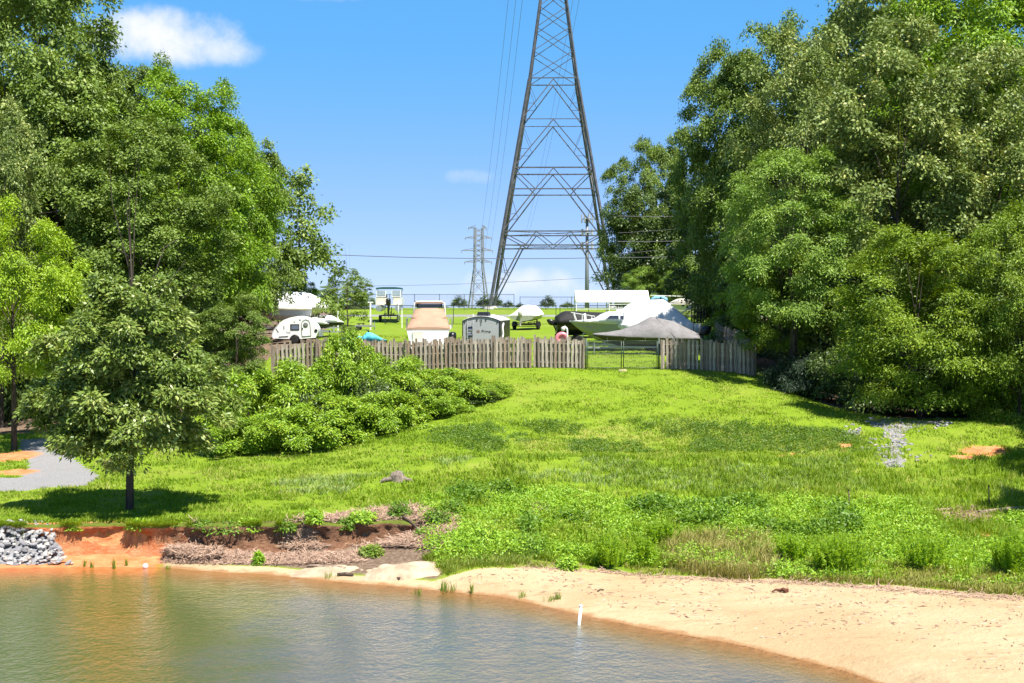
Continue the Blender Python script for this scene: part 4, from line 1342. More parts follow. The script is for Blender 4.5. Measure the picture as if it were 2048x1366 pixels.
# --- black covered boat behind the cruiser, bow up to the right
Y = 99.0; K = F / Y
loc = gpos(1112, Y); gy_ = 600 + (EYE - loc[2]) * K
kb = thing('runabout', 'boat under a black cover behind the white cruiser, bow rising to the right', 'boat', loc, R(4), GBOAT)
Lk = (1266 - 1112) / K
hull(kb, Lk, 2.2, zz(670), zz(640), black, sheer=.55, full=.3)
cover(kb, Lk, 2.2, zz(670), zz(640), pw((0, .25), (.1, .62), (.3, .55), (.6, .32), (1, .1)), black_c, skirt=.3, top=.5, sheer=.55, full=.3)
outboard(kb, -.02, 0, zz(648), black, .9, .5)
trailer('black trailer under the black covered boat', gpos(1116, 99), R(4), 4.6, 2.1, .5, black, 1, .3, 1.0)

# --- tan covered cruiser, stern towards us
Y = 84.6; K = F / Y
loc = gpos(856, Y); gy_ = 600 + (EYE - loc[2]) * K
tn = thing('sport_cruiser', 'white motorboat with a tan cover and windshield arch, stern to the fence', 'boat', loc, PI / 2 + R(1.5), GBOAT)
zk, zg = zz(706), zz(657)
hull(tn, 7.2, 2.66, zk, zg, white, m_rail=cream, sheer=.35, full=.4)
rings = []
for x, zt_, hw, hb in ((-.02, zg + .06, 1.24, 1.30), (.5, zz(645), 1.16, 1.30), (1.2, zz(636), 1.05, 1.30), (1.25, zz(633.5), 1.02, 1.3), (2.3, zz(618), .90, 1.28), (2.5, zz(617), .85, 1.26)):
    rings.append([(x, hb, zg - .08), (x, hb + .02, zg + .03), (x, hw, zt_ - .05), (x, hw * .5, zt_ + .02), (x, -hw * .5, zt_ + .02), (x, -hw, zt_ - .05), (x, -hb - .02, zg + .03), (x, -hb, zg - .08)])
MB().loft(rings, True, True).build('tan_cover', tan_c, tn)
MB().tube([(1.2, 1.06, zz(636)), (1.22, .5, zz(637.5)), (1.22, -.5, zz(637.5)), (1.2, -1.06, zz(636))], .03, 6).build('cover_seam', mat('tan_seam', (.25, .15, .10), .8, .2), tn)
a = [(2.7, s * w_, z_) for s, w_, z_ in ((1, 1.05, zg + .1), (1, .92, zz(606)), (1, .78, zz(603.5)), (-1, .78, zz(603.5)), (-1, .92, zz(606)), (-1, 1.05, zg + .1))]
MB().tube(a, .05, 8).build('arch', white, tn)
MB().box((2.72, 0, zz(605)), (.12, 1.78, .14)).build('arch_canvas', mat('brown_canvas', (.30, .17, .11), .8, .2), tn)
MB().box((2.9, 0, zz(612)), (.03, 1.5, .25)).build('windshield', glass, tn)
MB().box((2.75, .75, zz(611)), (.05, .10, .32)).box((2.75, -.75, zz(611)), (.05, .10, .32)).build('windshield_post', black, tn, fix=False)
rings = [[(x, w_, zg + .02), (x, w_ * .8, h), (x, -w_ * .8, h), (x, -w_, zg + .02)] for x, w_, h in ((2.6, 1.15, zg + .75), (4.5, .95, zg + .7), (6.6, .35, zg + .42))]
MB().loft(rings, True, True, smooth=False).build('foredeck', white, tn)
MB().box((-.06, .62, (zg + zk) / 2 + .25), (.06, .62, .62)).build('transom_door', cream, tn)
MB().box((-.30, 0, zk + .32), (.62, 2.3, .10)).build('swim_platform', white, tn)
mb = MB()
for s in (-1, 1):
    mb.tube([(1.6, s * 1.40, zg + .55), (3.5, s * 1.36, zg + .6), (6.0, s * .72, zg + .75), (7.0, 0, zg + .9)], .025, 6)
    for x in (1.6, 2.6, 3.6, 4.8): mb.tube([(x, s * (1.40 if x < 4 else 1.15), zg), (x, s * (1.40 if x < 4 else 1.15), zg + .58)], .02, 6)
mb.build('side_rail', alu, tn, fix=False)
trailer('trailer under the tan covered motorboat', gpos(856, 85.2), PI / 2 + R(1.5), 6.2, 2.4, .5, galv, 2, .3)
ob = thing('outboard_motor', 'black outboard motor on a stand beside the tan covered boat', 'outboard motor', gpos(905, 81.6), PI / 2)
outboard(ob, .2, 0, 1.32, black, 1.1)
MB().bar((.12, -.3, .0), (.0, 0, 1.2), .06).bar((.12, .3, 0), (.0, 0, 1.2), .06).bar((-.0, -.25, 1.1), (-.0, .25, 1.1), .08).build('stand', black, ob, fix=False)

# --- small white covered boat, stern to us
Y = 119.0; K = F / Y
loc = gpos(1044, Y); gy_ = 600 + (EYE - loc[2]) * K
wb = thing('small_boat', 'small boat under a bright white peaked cover near the white camper', 'boat', loc, PI / 2 - R(16), GBOAT)
hull(wb, 5.4, 2.2, .75, 1.25, hull_g, sheer=.3, full=.35)
cover(wb, 5.4, 2.25, .75, 1.25, pw((0, .12), (.12, .45), (.35, .85), (.55, .75), (.8, .35), (1, .1)), white_c, skirt=.05, top=.45, sheer=.3, full=.35)
outboard(wb, -.02, .1, 1.25, mat('pale_motor', (.45, .44, .42), .4, .5), .85, .2)
trailer('black trailer under the small white covered boat', gpos(1044, 119.3), PI / 2 - R(16), 4.6, 2.3, .5, black, 1, .3)

# --- pontoon boat
Y = 135.0; K = F / Y
loc = gpos(777, Y); gy_ = 600 + (EYE - loc[2]) * K
pb = thing('pontoon_boat', 'pontoon boat with a dark green sun top high on its trailer', 'boat', loc, PI / 2 + R(2), GBOAT)
for s in (-1, 1):
    link('pontoon', MB().tube([(-.2, s * .92, 1.42), (5.6, s * .92, 1.42), (6.3, s * .92, 1.62)], [.30, .30, .08], 14).mesh('pontoon', alu), pb)
MB().box((3.0, 0, 1.80), (6.2, 2.5, .10)).build('deck', cream, pb)
for s in (-1, 1): MB().box((3.0, s * 1.22, 2.2), (5.6, .05, .62)).build('side_panel', white, pb)
MB().box((.25, .62, 2.15), (.05, 1.1, .6)).box((.25, -.8, 2.15), (.05, .7, .6)).build('rear_panel', cream, pb, fix=False)
for s in (-1, 1): MB().box((.9, s * .75, 2.05), (.9, .7, .45)).box((.5, s * .75, 2.4), (.16, .7, .5)).build('seat', white, pb, fix=False)
MB().box((2.4, .5, 2.3), (.5, .6, .9), taper=.8).build('helm_console', navy, pb)
mb = MB()
for s in (-1, 1):
    for x in (.6, 3.2): mb.tube([(2.0, s * 1.2, 2.45), (x, s * 1.2, 3.32)], .025, 6)
mb.build('top_frame', alu, pb, fix=False)
rings = [[(x, 1.27, 3.28), (x, 1.2, 3.42), (x, .6, 3.48), (x, -.6, 3.48), (x, -1.2, 3.42), (x, -1.27, 3.28), (x, -1.1, 3.30), (x, 1.1, 3.30)] for x in (.3, 1.0, 2.0, 2.9, 3.4)]
MB().loft(rings).build('sun_top', green_c, pb)
for s, y0, y1 in ((0, .25, 1.18), (1, -1.18, -.30)):
    MB().box((.30, (y0 + y1) / 2, 2.84), (.03, y1 - y0, .62)).build('rear_curtain', white, pb)
    MB().box((.275, (y0 + y1) / 2, 2.90), (.03, (y1 - y0) * .84, .50)).build('curtain_window', mat('clear_vinyl', (.30, .36, .42), .15, .6), pb)
outboard(pb, -.05, 0, 1.75, black, 1.2, .1)
MB().tube([(-.2, -.95, .2), (-.2, -.95, 2.2)], .05, 6).build('boarding_ladder', white, pb)
trailer('tall black trailer under the pontoon boat', gpos(777, 135.3), PI / 2 + R(2), 5.4, 1.9, .72, black, 1, .25)

# --- white covered boats stacked up at the left
Y = 110.0; K = F / Y
loc = gpos(522, Y); gy_ = 600 + (EYE - loc[2]) * K
b2 = thing('runabout', 'large boat under a white cover with a pale blue top, behind the other white one', 'boat', loc, R(16), GBOAT)
hull(b2, 5.4, 2.3, zz(634), zz(606), white, sheer=-.35, full=.45)
cover(b2, 5.4, 2.3, zz(634), zz(606), pw((0, .5), (.12, 1.05), (.25, 1.25), (.45, .95), (.7, .95), (.88, .6), (1, .1)), white_c, skirt=.35, top=.55, sheer=-.35, full=.45)
MB().loft([[(x, .55, z_ - .1), (x, .4, z_), (x, -.4, z_), (x, -.55, z_ - .1)] for x, z_ in ((.7, zz(576)), (1.1, zz(571)), (1.7, zz(571.5)), (2.0, zz(576)))], True, True).build('blue_top', blue_c, b2)
trailer('trailer under the large white covered boat at the left', gpos(524, 110.4), R(16), 4.8, 2.1, .55, galv, 1, .3)
Y = 103.5; K = F / Y
loc = gpos(531, Y); gy_ = 600 + (EYE - loc[2]) * K
b1 = thing('runabout', 'boat under a flat sided white cover right behind the teardrop camper', 'boat', loc, R(-12), GBOAT)
b1.rotation_euler.z = PI + R(14)
b1.location.x = at(620, 600, Y).x
hull(b1, 3.9, 2.1, zz(640), zz(616), white, sheer=.1, full=.5)
cover(b1, 3.9, 2.15, zz(640), zz(616), pw((0, .45), (.08, .62), (.3, .95), (.6, .95), (.85, .55), (1, .15)), white_c, skirt=.12, top=.55, sheer=.1, full=.5)
MB().tube([(.2, 1.12, zz(619)), (2.6, 1.12, zz(618))], .035, 6).build('stripe', mat('olive_stripe', (.30, .27, .14), .5, .4), b1)
trailer('trailer under the flat sided white boat', (at(618, 600, 104).x, 104, gz1(at(618, 600, 104).x, 104)), PI + R(14), 3.6, 2.0, .5, galv, 1, .45, .9)


def jetski(label, px, Y, rz, m_top, m_hull=black, h=.62):
    o = thing('jet_ski', label, 'jet ski', gpos(px, Y, h), rz, 'jet skis')
    rings = []
    for t_ in [i / 10 for i in range(11)]:
        b = max(.52 * (1 - max(0, (t_ - .4) / .6) ** 2.2), .03)
        rings.append([(2.9 * t_ - 1.4, b, .42), (2.9 * t_ - 1.4, b * .75, .12 + .3 * max(0, t_ - .5)), (2.9 * t_ - 1.4, 0, .02 + .7 * max(0, t_ - .55)), (2.9 * t_ - 1.4, -b * .75, .12 + .3 * max(0, t_ - .5)), (2.9 * t_ - 1.4, -b, .42)])
    MB().loft(rings, True, True, smooth=False).build('hull', m_hull, o)
    rings = []
    for x, b, z_ in ((-1.35, .3, .45), (-1.2, .28, .66), (-.3, .24, .74), (.05, .26, .70), (.3, .34, .95), (.6, .36, .90), (1.1, .28, .62), (1.45, .06, .47)):
        rings.append([(x, b, .43), (x, b * .8, z_), (x, -b * .8, z_), (x, -b, .43)])
    MB().loft(rings, True, True).build('seat_and_hood', m_top, o)
    MB().tube([(.25, -.38, 1.08), (.38, 0, 1.04), (.25, .38, 1.08)], .03, 6).tube([(.38, 0, .9), (.38, 0, 1.04)], .05, 6).build('handlebar', black, o, fix=False)
    return o


jetski('white jet ski right behind the roof of the teardrop camper', 618, 101, R(20), white)
jetski('black and white jet ski at the right end of the stacked boats', 648, 102, R(-8), white_c)
trailer('low flat trailer with its tongue pointing right beside the teardrop camper', gpos(617, 101.6), R(2), 1.6, 2.3, .5, galv, 1, .4, 1.1, fender=False)
jetski('pale teal covered jet ski just behind the fence left of the tan covered boat', 724, 83.6, R(8), teal_c, black, .82)
trailer('small trailer under the pale teal jet ski', gpos(706, 83.7), R(8), 1.9, 1.2, .52, black, 1, .35, .5, fender=False)

# --- empty trailer and T posts
trailer('empty low boat trailer standing on the lawn between the T posts', gpos(711, 119), R(2), 1.3, 2.6, .42, galv, 1, .2, .4, fender=False, wr=.2)
for px, yb, lab in ((676, 602.5, 'left one of two white T shaped posts on the lawn'), (741, 605.5, 'right one of two white T shaped posts on the lawn')):
    l = gpos(px, 120)
    h = at(px, yb, 120).z - l[2]
    MBp = MB().box((0, 0, h / 2 - .1), (.11, .11, h + .2))
    o = thing('t_post', lab, 'post', l, 0, 'white T posts')
    MBp.build('post', white, o); MB().box((0, 0, h + .04), (.46, .12, .10)).build('crossbar', white, o)
o = thing('marker_post', 'short white post right of the pontoon boat', 'post', gpos(804, 124)); MB().box((0, 0, .8), (.08, .08, 1.7)).build('post', white, o); MB().box((0, 0, 1.68), (.12, .12, .06)).build('cap', white, o)

# --- camper trailer (white, rear towards us)
Y = 88.0; K = F / Y
loc = gpos(962.5, Y); gy_ = 600 + (EYE - loc[2]) * K
rv = thing('camper_trailer', 'boxy pale grey camper trailer with a rounded roof and ladder, rear to the fence', 'camper trailer', loc, R(-7))
hwid = 1.18
ez, cz = zz(641.5), zz(633)
top_ = [(hwid * math.sin(a), ez + (cz - ez) * (math.cos(a) - math.cos(PI / 2)) / 1.0) for a in [PI / 2 * (1 - i / 6) for i in range(13)]]
top_ = [(hwid - 2 * hwid * i / 12, ez + (cz - ez) * (1 - (1 - i / 6) ** 2)) for i in range(13)]
MB().prism([(-hwid, .45), (hwid, .45)] + top_, 0, 5.0).build('body', rvgrey, rv)
MB().prism([(x * 1.012, z_ + .035) for x, z_ in top_] + [(x * 1.012, z_ - .02) for x, z_ in top_[::-1]], -.03, 5.05).build('roof', white, rv)
mb = MB()
for p, q_ in zip(top_[:-1], top_[1:]): mb.bar((p[0] * 1.0, -.03, p[1] - .01), (q_[0], -.03, q_[1] - .01), .05)
for s in (-1, 1): mb.bar((s * hwid, -.025, .45), (s * hwid, -.025, ez), .055)
mb.build('edge_trim', black, rv, fix=False)
MB().box((hwid + .006, 2.5, .5 + (ez - .5) / 2), (.03, 4.9, ez - .55)).build('dark_side_panel', black, rv)
mb = MB().tube([(hwid + .03, .8, 1.0), (hwid + .03, 1.3, 1.3), (hwid + .03, 1.0, 1.75), (hwid + .03, 1.5, 2.0)], .07, 6); mb.build('white_swirl', white, rv)
MB().box((hwid + .03, .9, .95), (.03, .6, .35)).build('pink_panel', pink, rv)
mb = MB()
for x in (-.86, -.52): mb.tube([(x, -.1, .6), (x, -.1, zz(645)), (x, .15, ez + .22)], .025, 6)
for z_ in (.7, 1.0, 1.3, 1.6, 1.9): mb.tube([(-.86, -.1, z_), (-.52, -.1, z_)], .02, 6)
mb.build('ladder', galv, rv, fix=False)
for z0_, z1_ in ((660, 653.5), (673.5, 667)): MB().box((-.69, -.03, (zz(z0_) + zz(z1_)) / 2), (.30, .04, zz(z1_) - zz(z0_))).build('vent_panel', navy, rv)
for x, py in ((-1.05, 643.5), (1.02, 643), (-.27, 638.5), (.29, 638.5)): link('marker_light', MB().lathe([(.05, -.02), (.05, .02)], 'y', n=10).mesh('marker_light', ink), rv, (x, -.02, zz(py) - .04))
MB().lathe([(.075, -.012), (.075, .012)], 'y', c=(0, 0, 0), n=14).box((-.005, 0, -.17), (.06, .024, .3)).box((.05, 0, -.06), (.05, .024, .16)).build('emblem', mat('grey_print', (.14, .15, .15), .6, .2), rv, fix=False).location = (-.02, -.015, zz(640))
text(rv, 'SE', .22, inkred, (-.20, -.012, zz(663)), (PI / 2, 0, 0))
text(rv, 'Prime', .26, ink, (.27, -.012, zz(663)), (PI / 2, 0, 0), shear=.35)
MB().box((.02, 1.0, cz + .16), (.78, .9, .24), taper=.85).build('air_conditioner', black, rv)
MB().box((.5, 1.6, cz + .05), (.35, .35, .12)).build('roof_vent', white, rv)
MB().tube([(-.55, .3, ez + .2), (-.55, .3, ez + .4)], .03, 6).build('vent_pipe', white, rv)
for s in (-1, 1):
    wheel(rv, s * .95, 2.3).rotation_euler = (0, 0, PI / 2)
    wheel(rv, s * .95, 3.1).rotation_euler = (0, 0, PI / 2)
MB().box((0, 2.5, .40), (1.5, 4.9, .12)).build('chassis', black, rv)
MB().box((0, -.1, .42), (2.2, .1, .14)).build('bumper', black, rv)

# --- teardrop camper
Y = 97.0; K = F / Y
loc = gpos(546, Y)
td = thing('teardrop_camper', 'small white teardrop camper trailer with round door window and dark window', 'teardrop camper', loc, R(1))
Zs = 13.65 * K
# the ground below it lies where the wheel stands
q = lambda zx, zy: ((zx - 145) / Zs, (952 - zy) / Zs)
body = [q(*p) for p in ((175, 800), (150, 740), (160, 650), (200, 570), (265, 480), (350, 385), (470, 300), (640, 235), (820, 200), (960, 200), (1080, 222), (1190, 268), (1280, 345), (1355, 440), (1408, 545), (1395, 645), (1335, 782), (950, 812))]
arch_ = [(q(775, 830)[0] + .34 * math.cos(a), q(775, 830)[1] + .34 * math.sin(a)) for a in [R(5) + R(170) * i / 8 for i in range(9)]]
MB().prism(body[:1] + body[1:] + arch_, -.72, .72).build('body', white, td, fix=False)
MB().prism([q(*p) for p in ((175, 800), (150, 740), (160, 650), (200, 570), (265, 480), (350, 385))] + [(q(*p)[0] + .05, q(*p)[1] - .02) for p in ((350, 385), (265, 480), (200, 570), (160, 650), (150, 740), (175, 800))], -.735, .735).build('hatch_trim', mat('trim_grey', (.45, .45, .44), .5, .4), td, fix=False)
dp = [q(*p) for p in ((975, 745), (955, 560), (955, 400), (985, 330), (1070, 288), (1150, 320), (1185, 400), (1215, 725))]
mb = MB()
for a, b in zip(dp, dp[1:] + dp[:1]): mb.bar((a[0], -.735, a[1]), (b[0], -.735, b[1]), .045, .03)
door = MB().prism(dp, -.731, -.70).build('door', white, td)
mb.build('door_frame', mat('frame_grey', (.16, .165, .16), .5, .4), td, fix=False)
wc = q(1070, 430)
link('window_ring', MB().lathe([(.085, -.02), (.165, -.025), (.17, .02), (.085, .02)], 'y', n=24).mesh('window_ring', MATS['frame_grey']), td, (wc[0], -.745, wc[1]))
link('window_pane', MB().lathe([(.0, -.01), (.09, -.01), (.09, .01)], 'y', n=24).mesh('window_pane', mat('pale_glass', (.45, .47, .47), .1, .6)), td, (wc[0], -.75, wc[1]))
hc = q(985, 530); MB().box((hc[0], -.75, hc[1]), (.07, .05, .10)).build('door_handle', black, td)
a, b = q(655, 575), q(895, 415)
MB().box(((a[0] + b[0]) / 2, -.733, (a[1] + b[1]) / 2), (b[0] - a[0], .04, b[1] - a[1])).build('window_frame', black, td)
MB().box(((a[0] + b[0]) / 2 + .01, -.745, (a[1] + b[1]) / 2 - .01), (b[0] - a[0] - .12, .03, b[1] - a[1] - .12)).build('window', mat('blue_glass', (.12, .14, .20), .1, .7), td)
pc = q(1345, 592); MB().lathe([(.11, -.02), (.11, .02)], 'y', c=(pc[0], -.735, pc[1]), n=18).build('porthole', black, td)
for p, sz in (((765, 355), (.05, .03, .08)), ((915, 298), (.11, .03, .05)), ((482, 505), (.05, .03, .22))):
    c_ = q(*p); MB().box((c_[0], -.73, c_[1]), sz).build('fitting', MATS['frame_grey'], td)
c_ = q(300, 585); MB().box((c_[0], -.73, c_[1]), (.05, .03, .30), rot=(0, R(-32), 0)).build('tail_handle', MATS['frame_grey'], td)
text(td, 'TAG', .17, ink, (q(590, 645)[0], -.724, q(590, 645)[1]), (PI / 2, 0, 0))
wcn = q(775, 845)
for s in (-1, 1): wheel(td, wcn[0], s * .80, .29, .18)
link('fender', MB().loft([[(wcn[0] + rr * math.cos(a), y_, wcn[1] + rr * math.sin(a)) for rr, y_ in ((.31, -.90), (.35, -.90), (.35, -.70), (.31, -.70))] for a in [PI * i / 12 for i in range(13)]], True, True).mesh('fender', black), td)
a, b = q(880, 800), q(1730, 745)
MB().bar((a[0], 0, a[1]), (b[0], 0, b[1]), .09, .10).bar((q(340, 760)[0], -.73, q(340, 760)[1]), (q(590, 745)[0], -.73, q(590, 745)[1]), .03, .05).bar((q(200, 815)[0], 0, q(200, 815)[1]), (a[0], 0, a[1]), .09, .1).bar((a[0], -.5, a[1]), (q(1080, 850)[0], -.5, q(1080, 850)[1]), .10, .14).build('chassis', black, td, fix=False)
a = q(1675, 870); b = q(1675, 590)
MB().tube([(a[0], 0, a[1] - .2), (b[0], 0, b[1])], .035, 8).lathe([(.02, 0), (.1, .02), (.1, .05)], c=(a[0], 0, .0)).build('jack', black, td, fix=False)
a = q(1450, 675); MB().box((a[0], 0, a[1]), (.24, .7, .38)).build('gas_box', alu, td)
a = q(1480, 575); MB().bar((a[0] - .1, 0, a[1]), (a[0] + .1, 0, a[1]), .05).build('grab_bar', alu, td)

# --- white canopy roof on posts
Y = 124.0; K = F / Y
loc = gpos(1226, Y); gy_ = 600 + (EYE - loc[2]) * K
cn = thing('boat_canopy', 'long white canopy roof on thin posts behind the white cruiser', 'canopy', loc)
cw = (1300 - 1152) / K / 2
th = .05
MB().loft([[(x, 0, zz(604)), (x, 1.9, zz(580.5)), (x, 3.8, zz(604)), (x, 3.75, zz(604) - th), (x, 1.9, zz(580.5) - th), (x, .05, zz(604) - th)] for x in (-cw, -cw / 2, 0, cw / 2, cw)], True, True, smooth=False).build('roof', white_c, cn)
for x in (-cw + .04, -cw * .1, cw * .5, cw - .04):
    for y in (.08, 3.72): link('post', MB().tube([(x, y, -.2), (x, y, zz(604) - th)], .045, 6).mesh('post', white), cn)
mb = MB()
for y in (.08, 3.72): mb.bar((-cw, y, zz(618)), (cw, y, zz(618)), .06); mb.bar((-cw * .1, y, zz(609)), (cw, y, zz(607.5)), .06)
mb.build('side_bar', white, cn, fix=False)

# --- boat with blue canvas and dark rack by the trees
Y = 121.0; K = F / Y
loc = gpos(1392, Y); gy_ = 600 + (EYE - loc[2]) * K
rb = thing('deck_boat', 'cluttered white boat with a pale blue canvas bundle under the dark trees', 'boat', loc, PI, GBOAT)
hull(rb, 4.2, 2.2, zz(630), zz(608), white, sheer=.1, full=.4, m_rail=cream)
MB().loft([[(x, .9, zz(607)), (x, .6, z_), (x, -.6, z_), (x, -.9, zz(607))] for x, z_ in ((.2, zz(601)), (.8, zz(596)), (1.6, zz(598)), (2.2, zz(604)))], True, True).build('seats', cream, rb)
MB().loft([[(x, .5, z_ - .3), (x, .35, z_), (x, -.35, z_), (x, -.5, z_ - .3)] for x, z_ in ((2.5, zz(596)), (2.9, zz(591)), (3.5, zz(591)), (3.9, zz(597)))], True, True).build('blue_canvas', blue_c, rb)
MB().tube([(.3, .9, zz(607)), (.6, .9, zz(593)), (3.8, .9, zz(591))], .03, 6).tube([(.3, -.9, zz(607)), (.6, -.9, zz(593)), (3.8, -.9, zz(591))], .03, 6).build('top_frame', white, rb, fix=False)
trailer('trailer under the cluttered white boat by the trees', gpos(1390, 121.3), PI, 3.8, 2.0, .5, galv, 1, .35)
Y = 104.0; K = F / Y
loc = gpos(1397, Y); gy_ = 600 + (EYE - loc[2]) * K
rk = thing('metal_rack', 'tall black rack of upright bars between the white cruiser and the side fence', 'rack', loc)
for x in (-.52, -.30, -.08, .14, .36, .55): link('bar', MB().bar((x, 0, -.1), (x, 0, zz(607)), .07).mesh('bar', black), rk)
for z_ in (zz(609), zz(626), zz(645)): MB().bar((-.55, .05, z_), (.58, .05, z_), .06).build('crossbar', black, rk)

# --- pink ring and white post behind the fence
Y = 83.0; K = F / Y
loc = gpos(1124, Y); gy_ = 600 + (EYE - loc[2]) * K
pk = thing('inflatable_ring', 'pink inflatable ring showing over the fence top left of the gate', 'inflatable ring', (loc[0], Y, loc[2] + zz(678)))
MB().loft([[((.30 + .13 * math.cos(b)) * math.cos(a), .13 * math.sin(b), (.30 + .13 * math.cos(b)) * math.sin(a)) for b in [2 * PI * j / 10 for j in range(10)]] for a in [2 * PI * i / 28 for i in range(29)]], True, False).build('ring', pink, pk)
MB().lathe([(.30, -.02), (.30, .02)], 'y', n=24).build('floor_disc', mat('pale_pink', (.72, .36, .36), .5, .4), pk)
ct = thing('crate', 'plain wooden crate under the pink ring behind the fence', 'crate', (loc[0], Y, loc[2]))
hc_ = zz(678) - .43
for z_ in np.arange(.1, hc_ - .05, .2): MB().box((0, -.3, z_), (.8, .03, .16)).box((0, .3, z_), (.8, .03, .16)).build('slat', wood_ms[0], ct, fix=False)
for x in (-.37, .37): MB().box((x, 0, hc_ / 2), (.05, .57, hc_)).build('end_panel', wood_ms[2], ct)
MB().box((0, 0, hc_ - .02), (.69, .57, .04)).build('lid', wood_ms[1], ct)
wp = thing('crank_post', 'white hooked crank post sticking up behind the fence by the pink ring', 'post', gpos(1134, 82.4))
z_ = lambda py: (600 + (EYE - wp.location.z) * F / 82.4 - py) * 82.4 / F
MB().tube([(0, 0, -.1), (.02, 0, z_(664)), (.0, 0, z_(657)), (-.12, 0, z_(653)), (-.24, 0, z_(656))], .05, 8).build('post', white_c, wp)
MB().lathe([(.02, -.16), (.13, -.1), (.13, .06), (.02, .12)], c=(-.22, 0, z_(657)), n=12).build('crank_head', cream, wp)

# ------------------------------------------------------------------ stones, driftwood, shore things
stone_ms = [mat('stone_%s' % n, c, .85, .2, var=.3, scale=5, bump=.6, bscale=14) for n, c in (('pale', (.40, .385, .365)), ('grey', (.27, .262, .262)), ('brown', (.40, .34, .29)), ('dark', (.20, .195, .20)))]


def stone_mesh(k):
    r = random.Random(k)
    import bmesh
    bm = bmesh.new()
    bmesh.ops.create_icosphere(bm, subdivisions=1, radius=1)
    for v in bm.verts:
        v.co *= r.uniform(.72, 1.18)
        v.co.z *= .62; v.co.y *= .8
    me = bpy.data.meshes.new('stone'); bm.to_mesh(me); bm.free()
    me.materials.append(stone_ms[(0, 1, 0, 2, 1, 3)[k % 6]])
    return me


SM = [stone_mesh(k) for k in range(12)]
SMG = []
for k in range(12):
    g_ = SM[k].copy(); g_.materials[0] = stone_ms[(1, 1, 3, 2)[k % 4]]; SMG.append(g_)
rr_ = random.Random(77)
rp = thing('rock_pile', 'pile of pale grey riprap stones at the left end of the clay bank', 'rock pile', (-16.5, 46, .1))
n = 0
for _ in range(4000):
    if n >= 298: break
    px, py = rr_.uniform(-70, 158), rr_.uniform(1044, 1133)
    edge_ = 12 + (py - 1044) * 1.55 if py > 1090 else 60 + (py - 1044) * .55
    if px > edge_ + 20 or py < 1047 + max(0, px - 60) * .45: continue
    f = (1133 - py) / 88
    X = (px - 1024) / F * 46; Y_ = 45.0 + f * 1.9; Z = .02 + f * 1.17 + rr_.uniform(-.03, .06)
    s = rr_.uniform(.065, .15)
    link('stone', SM[rr_.randrange(12)], rp, (X + 16.5, Y_ - 46, Z - .1), (rr_.uniform(-.6, .6), rr_.uniform(-.6, .6), rr_.uniform(0, 6.28)), (s * rr_.uniform(.8, 1.4), s, s * rr_.uniform(.8, 1.2)))
    n += 1
# bedding below the stones
bb_ = MB()
rows = []
for i in range(9):
    f = i / 8
    rows.append([(x + .15 * math.sin(3 * x + i), 44.8 + f * 2.3, -.12 + f * 1.20 - max(0, x + 14.9 + f * .5) * 1.2) for x in np.arange(-22, -13.4, .4)])
bb_.loft(rows, closed=False).build('bedding', stone_ms[3], rp, fix=False).location = (16.5, -46, -.1)

gs = thing('stone_gully', 'strip of grey stones running down the slope below the right wood', 'stones', (0, 0, 0))
sx_, sy_ = hit(1795, 885); sz_ = gz1(sx_, sy_)
gs.location = (sx_, sy_, sz_)
n = 0
gl = ((1745, 841), (1790, 845), (1830, 846), (1880, 845), (1800, 858), (1785, 872), (1800, 885), (1790, 900), (1780, 915), (1785, 928), (1735, 885), (1745, 898), (1755, 912), (1820, 918), (1835, 912), (1862, 858), (1700, 865))
for _ in range(900):
    if n >= 230: break
    c_ = gl[min(rr_.randrange(22), 16) if rr_.random() < .6 else rr_.randrange(10)]
    x, y = hit(c_[0] + rr_.gauss(0, 13), c_[1] + rr_.gauss(0, 5))
    s = rr_.uniform(.05, .15)
    link('stone', SMG[rr_.randrange(12)], gs, (x - sx_, y - sy_, gz1(x, y) - sz_ + s * .05), (rr_.uniform(-.5, .5), rr_.uniform(-.5, .5), rr_.uniform(0, 6.28)), (s * rr_.uniform(.8, 1.5), s, s))
    n += 1

# pale sandy rock shelf at the water's edge
rock_m = mat('sandy_rock', (.40, .31, .21), .9, .15, var=.25, scale=2.2, bump=.7, bscale=7, dirt=(.22, .14, .09, .75))


def slab(label, px0, px1, py0, py1, h, seed):
    x0, y0 = hit(px0, py1, 36); x1, y1 = hit(px1, py0, 36)
    y1 = max(y1, y0 + .8)
    r = rngs(seed); u = np.linspace(0, 1, 46); v = np.linspace(0, 1, 16)
    U, V_ = np.meshgrid(u, v)
    X = x0 + (x1 - x0) * U + .1 * vnoise(U * 5, V_ * 5, 1, seed); Y_ = y0 + (y1 - y0) * V_
    e = np.clip(np.sin(np.pi * U) ** .5 * np.sin(np.pi * V_) ** .5 + .35 * vnoise(X, Y_ * 2, 2.2, seed), 0, 1)
    top = np.floor(e * 4 + vnoise(X, Y_, 1.5, seed)) / 4
    Z = np.maximum(gz(X, Y_), 0) - .10 + h * (.55 * top + .45 * e) + .05 * vnoise(X, Y_, 6, 4)
    ids = np.arange(U.size).reshape(U.shape)
    q_ = np.stack([ids[:-1, :-1], ids[:-1, 1:], ids[1:, 1:], ids[1:, :-1]], -1).reshape(-1, 4)
    tag(link('rock_shelf', np_mesh('rock_shelf', np.stack([X.ravel(), Y_.ravel(), Z.ravel()], 1), q_, rock_m)), label, 'rock', 'rock shelves at the water')


slab('flat pale rock shelf pitted with dark holes at the water edge', 715, 895, 1122, 1166, .42, 3)
slab('low pale rock ledge left of the pitted rock shelf at the water', 555, 745, 1128, 1158, .20, 5)

# driftwood and sticks
stick_m = mat('driftwood', (.30, .22, .16), .9, .15, var=.4, scale=6, bump=.5, bscale=20)
dark_stick = mat('dark_wood', (.09, .065, .05), .9, .15, var=.4, scale=6)


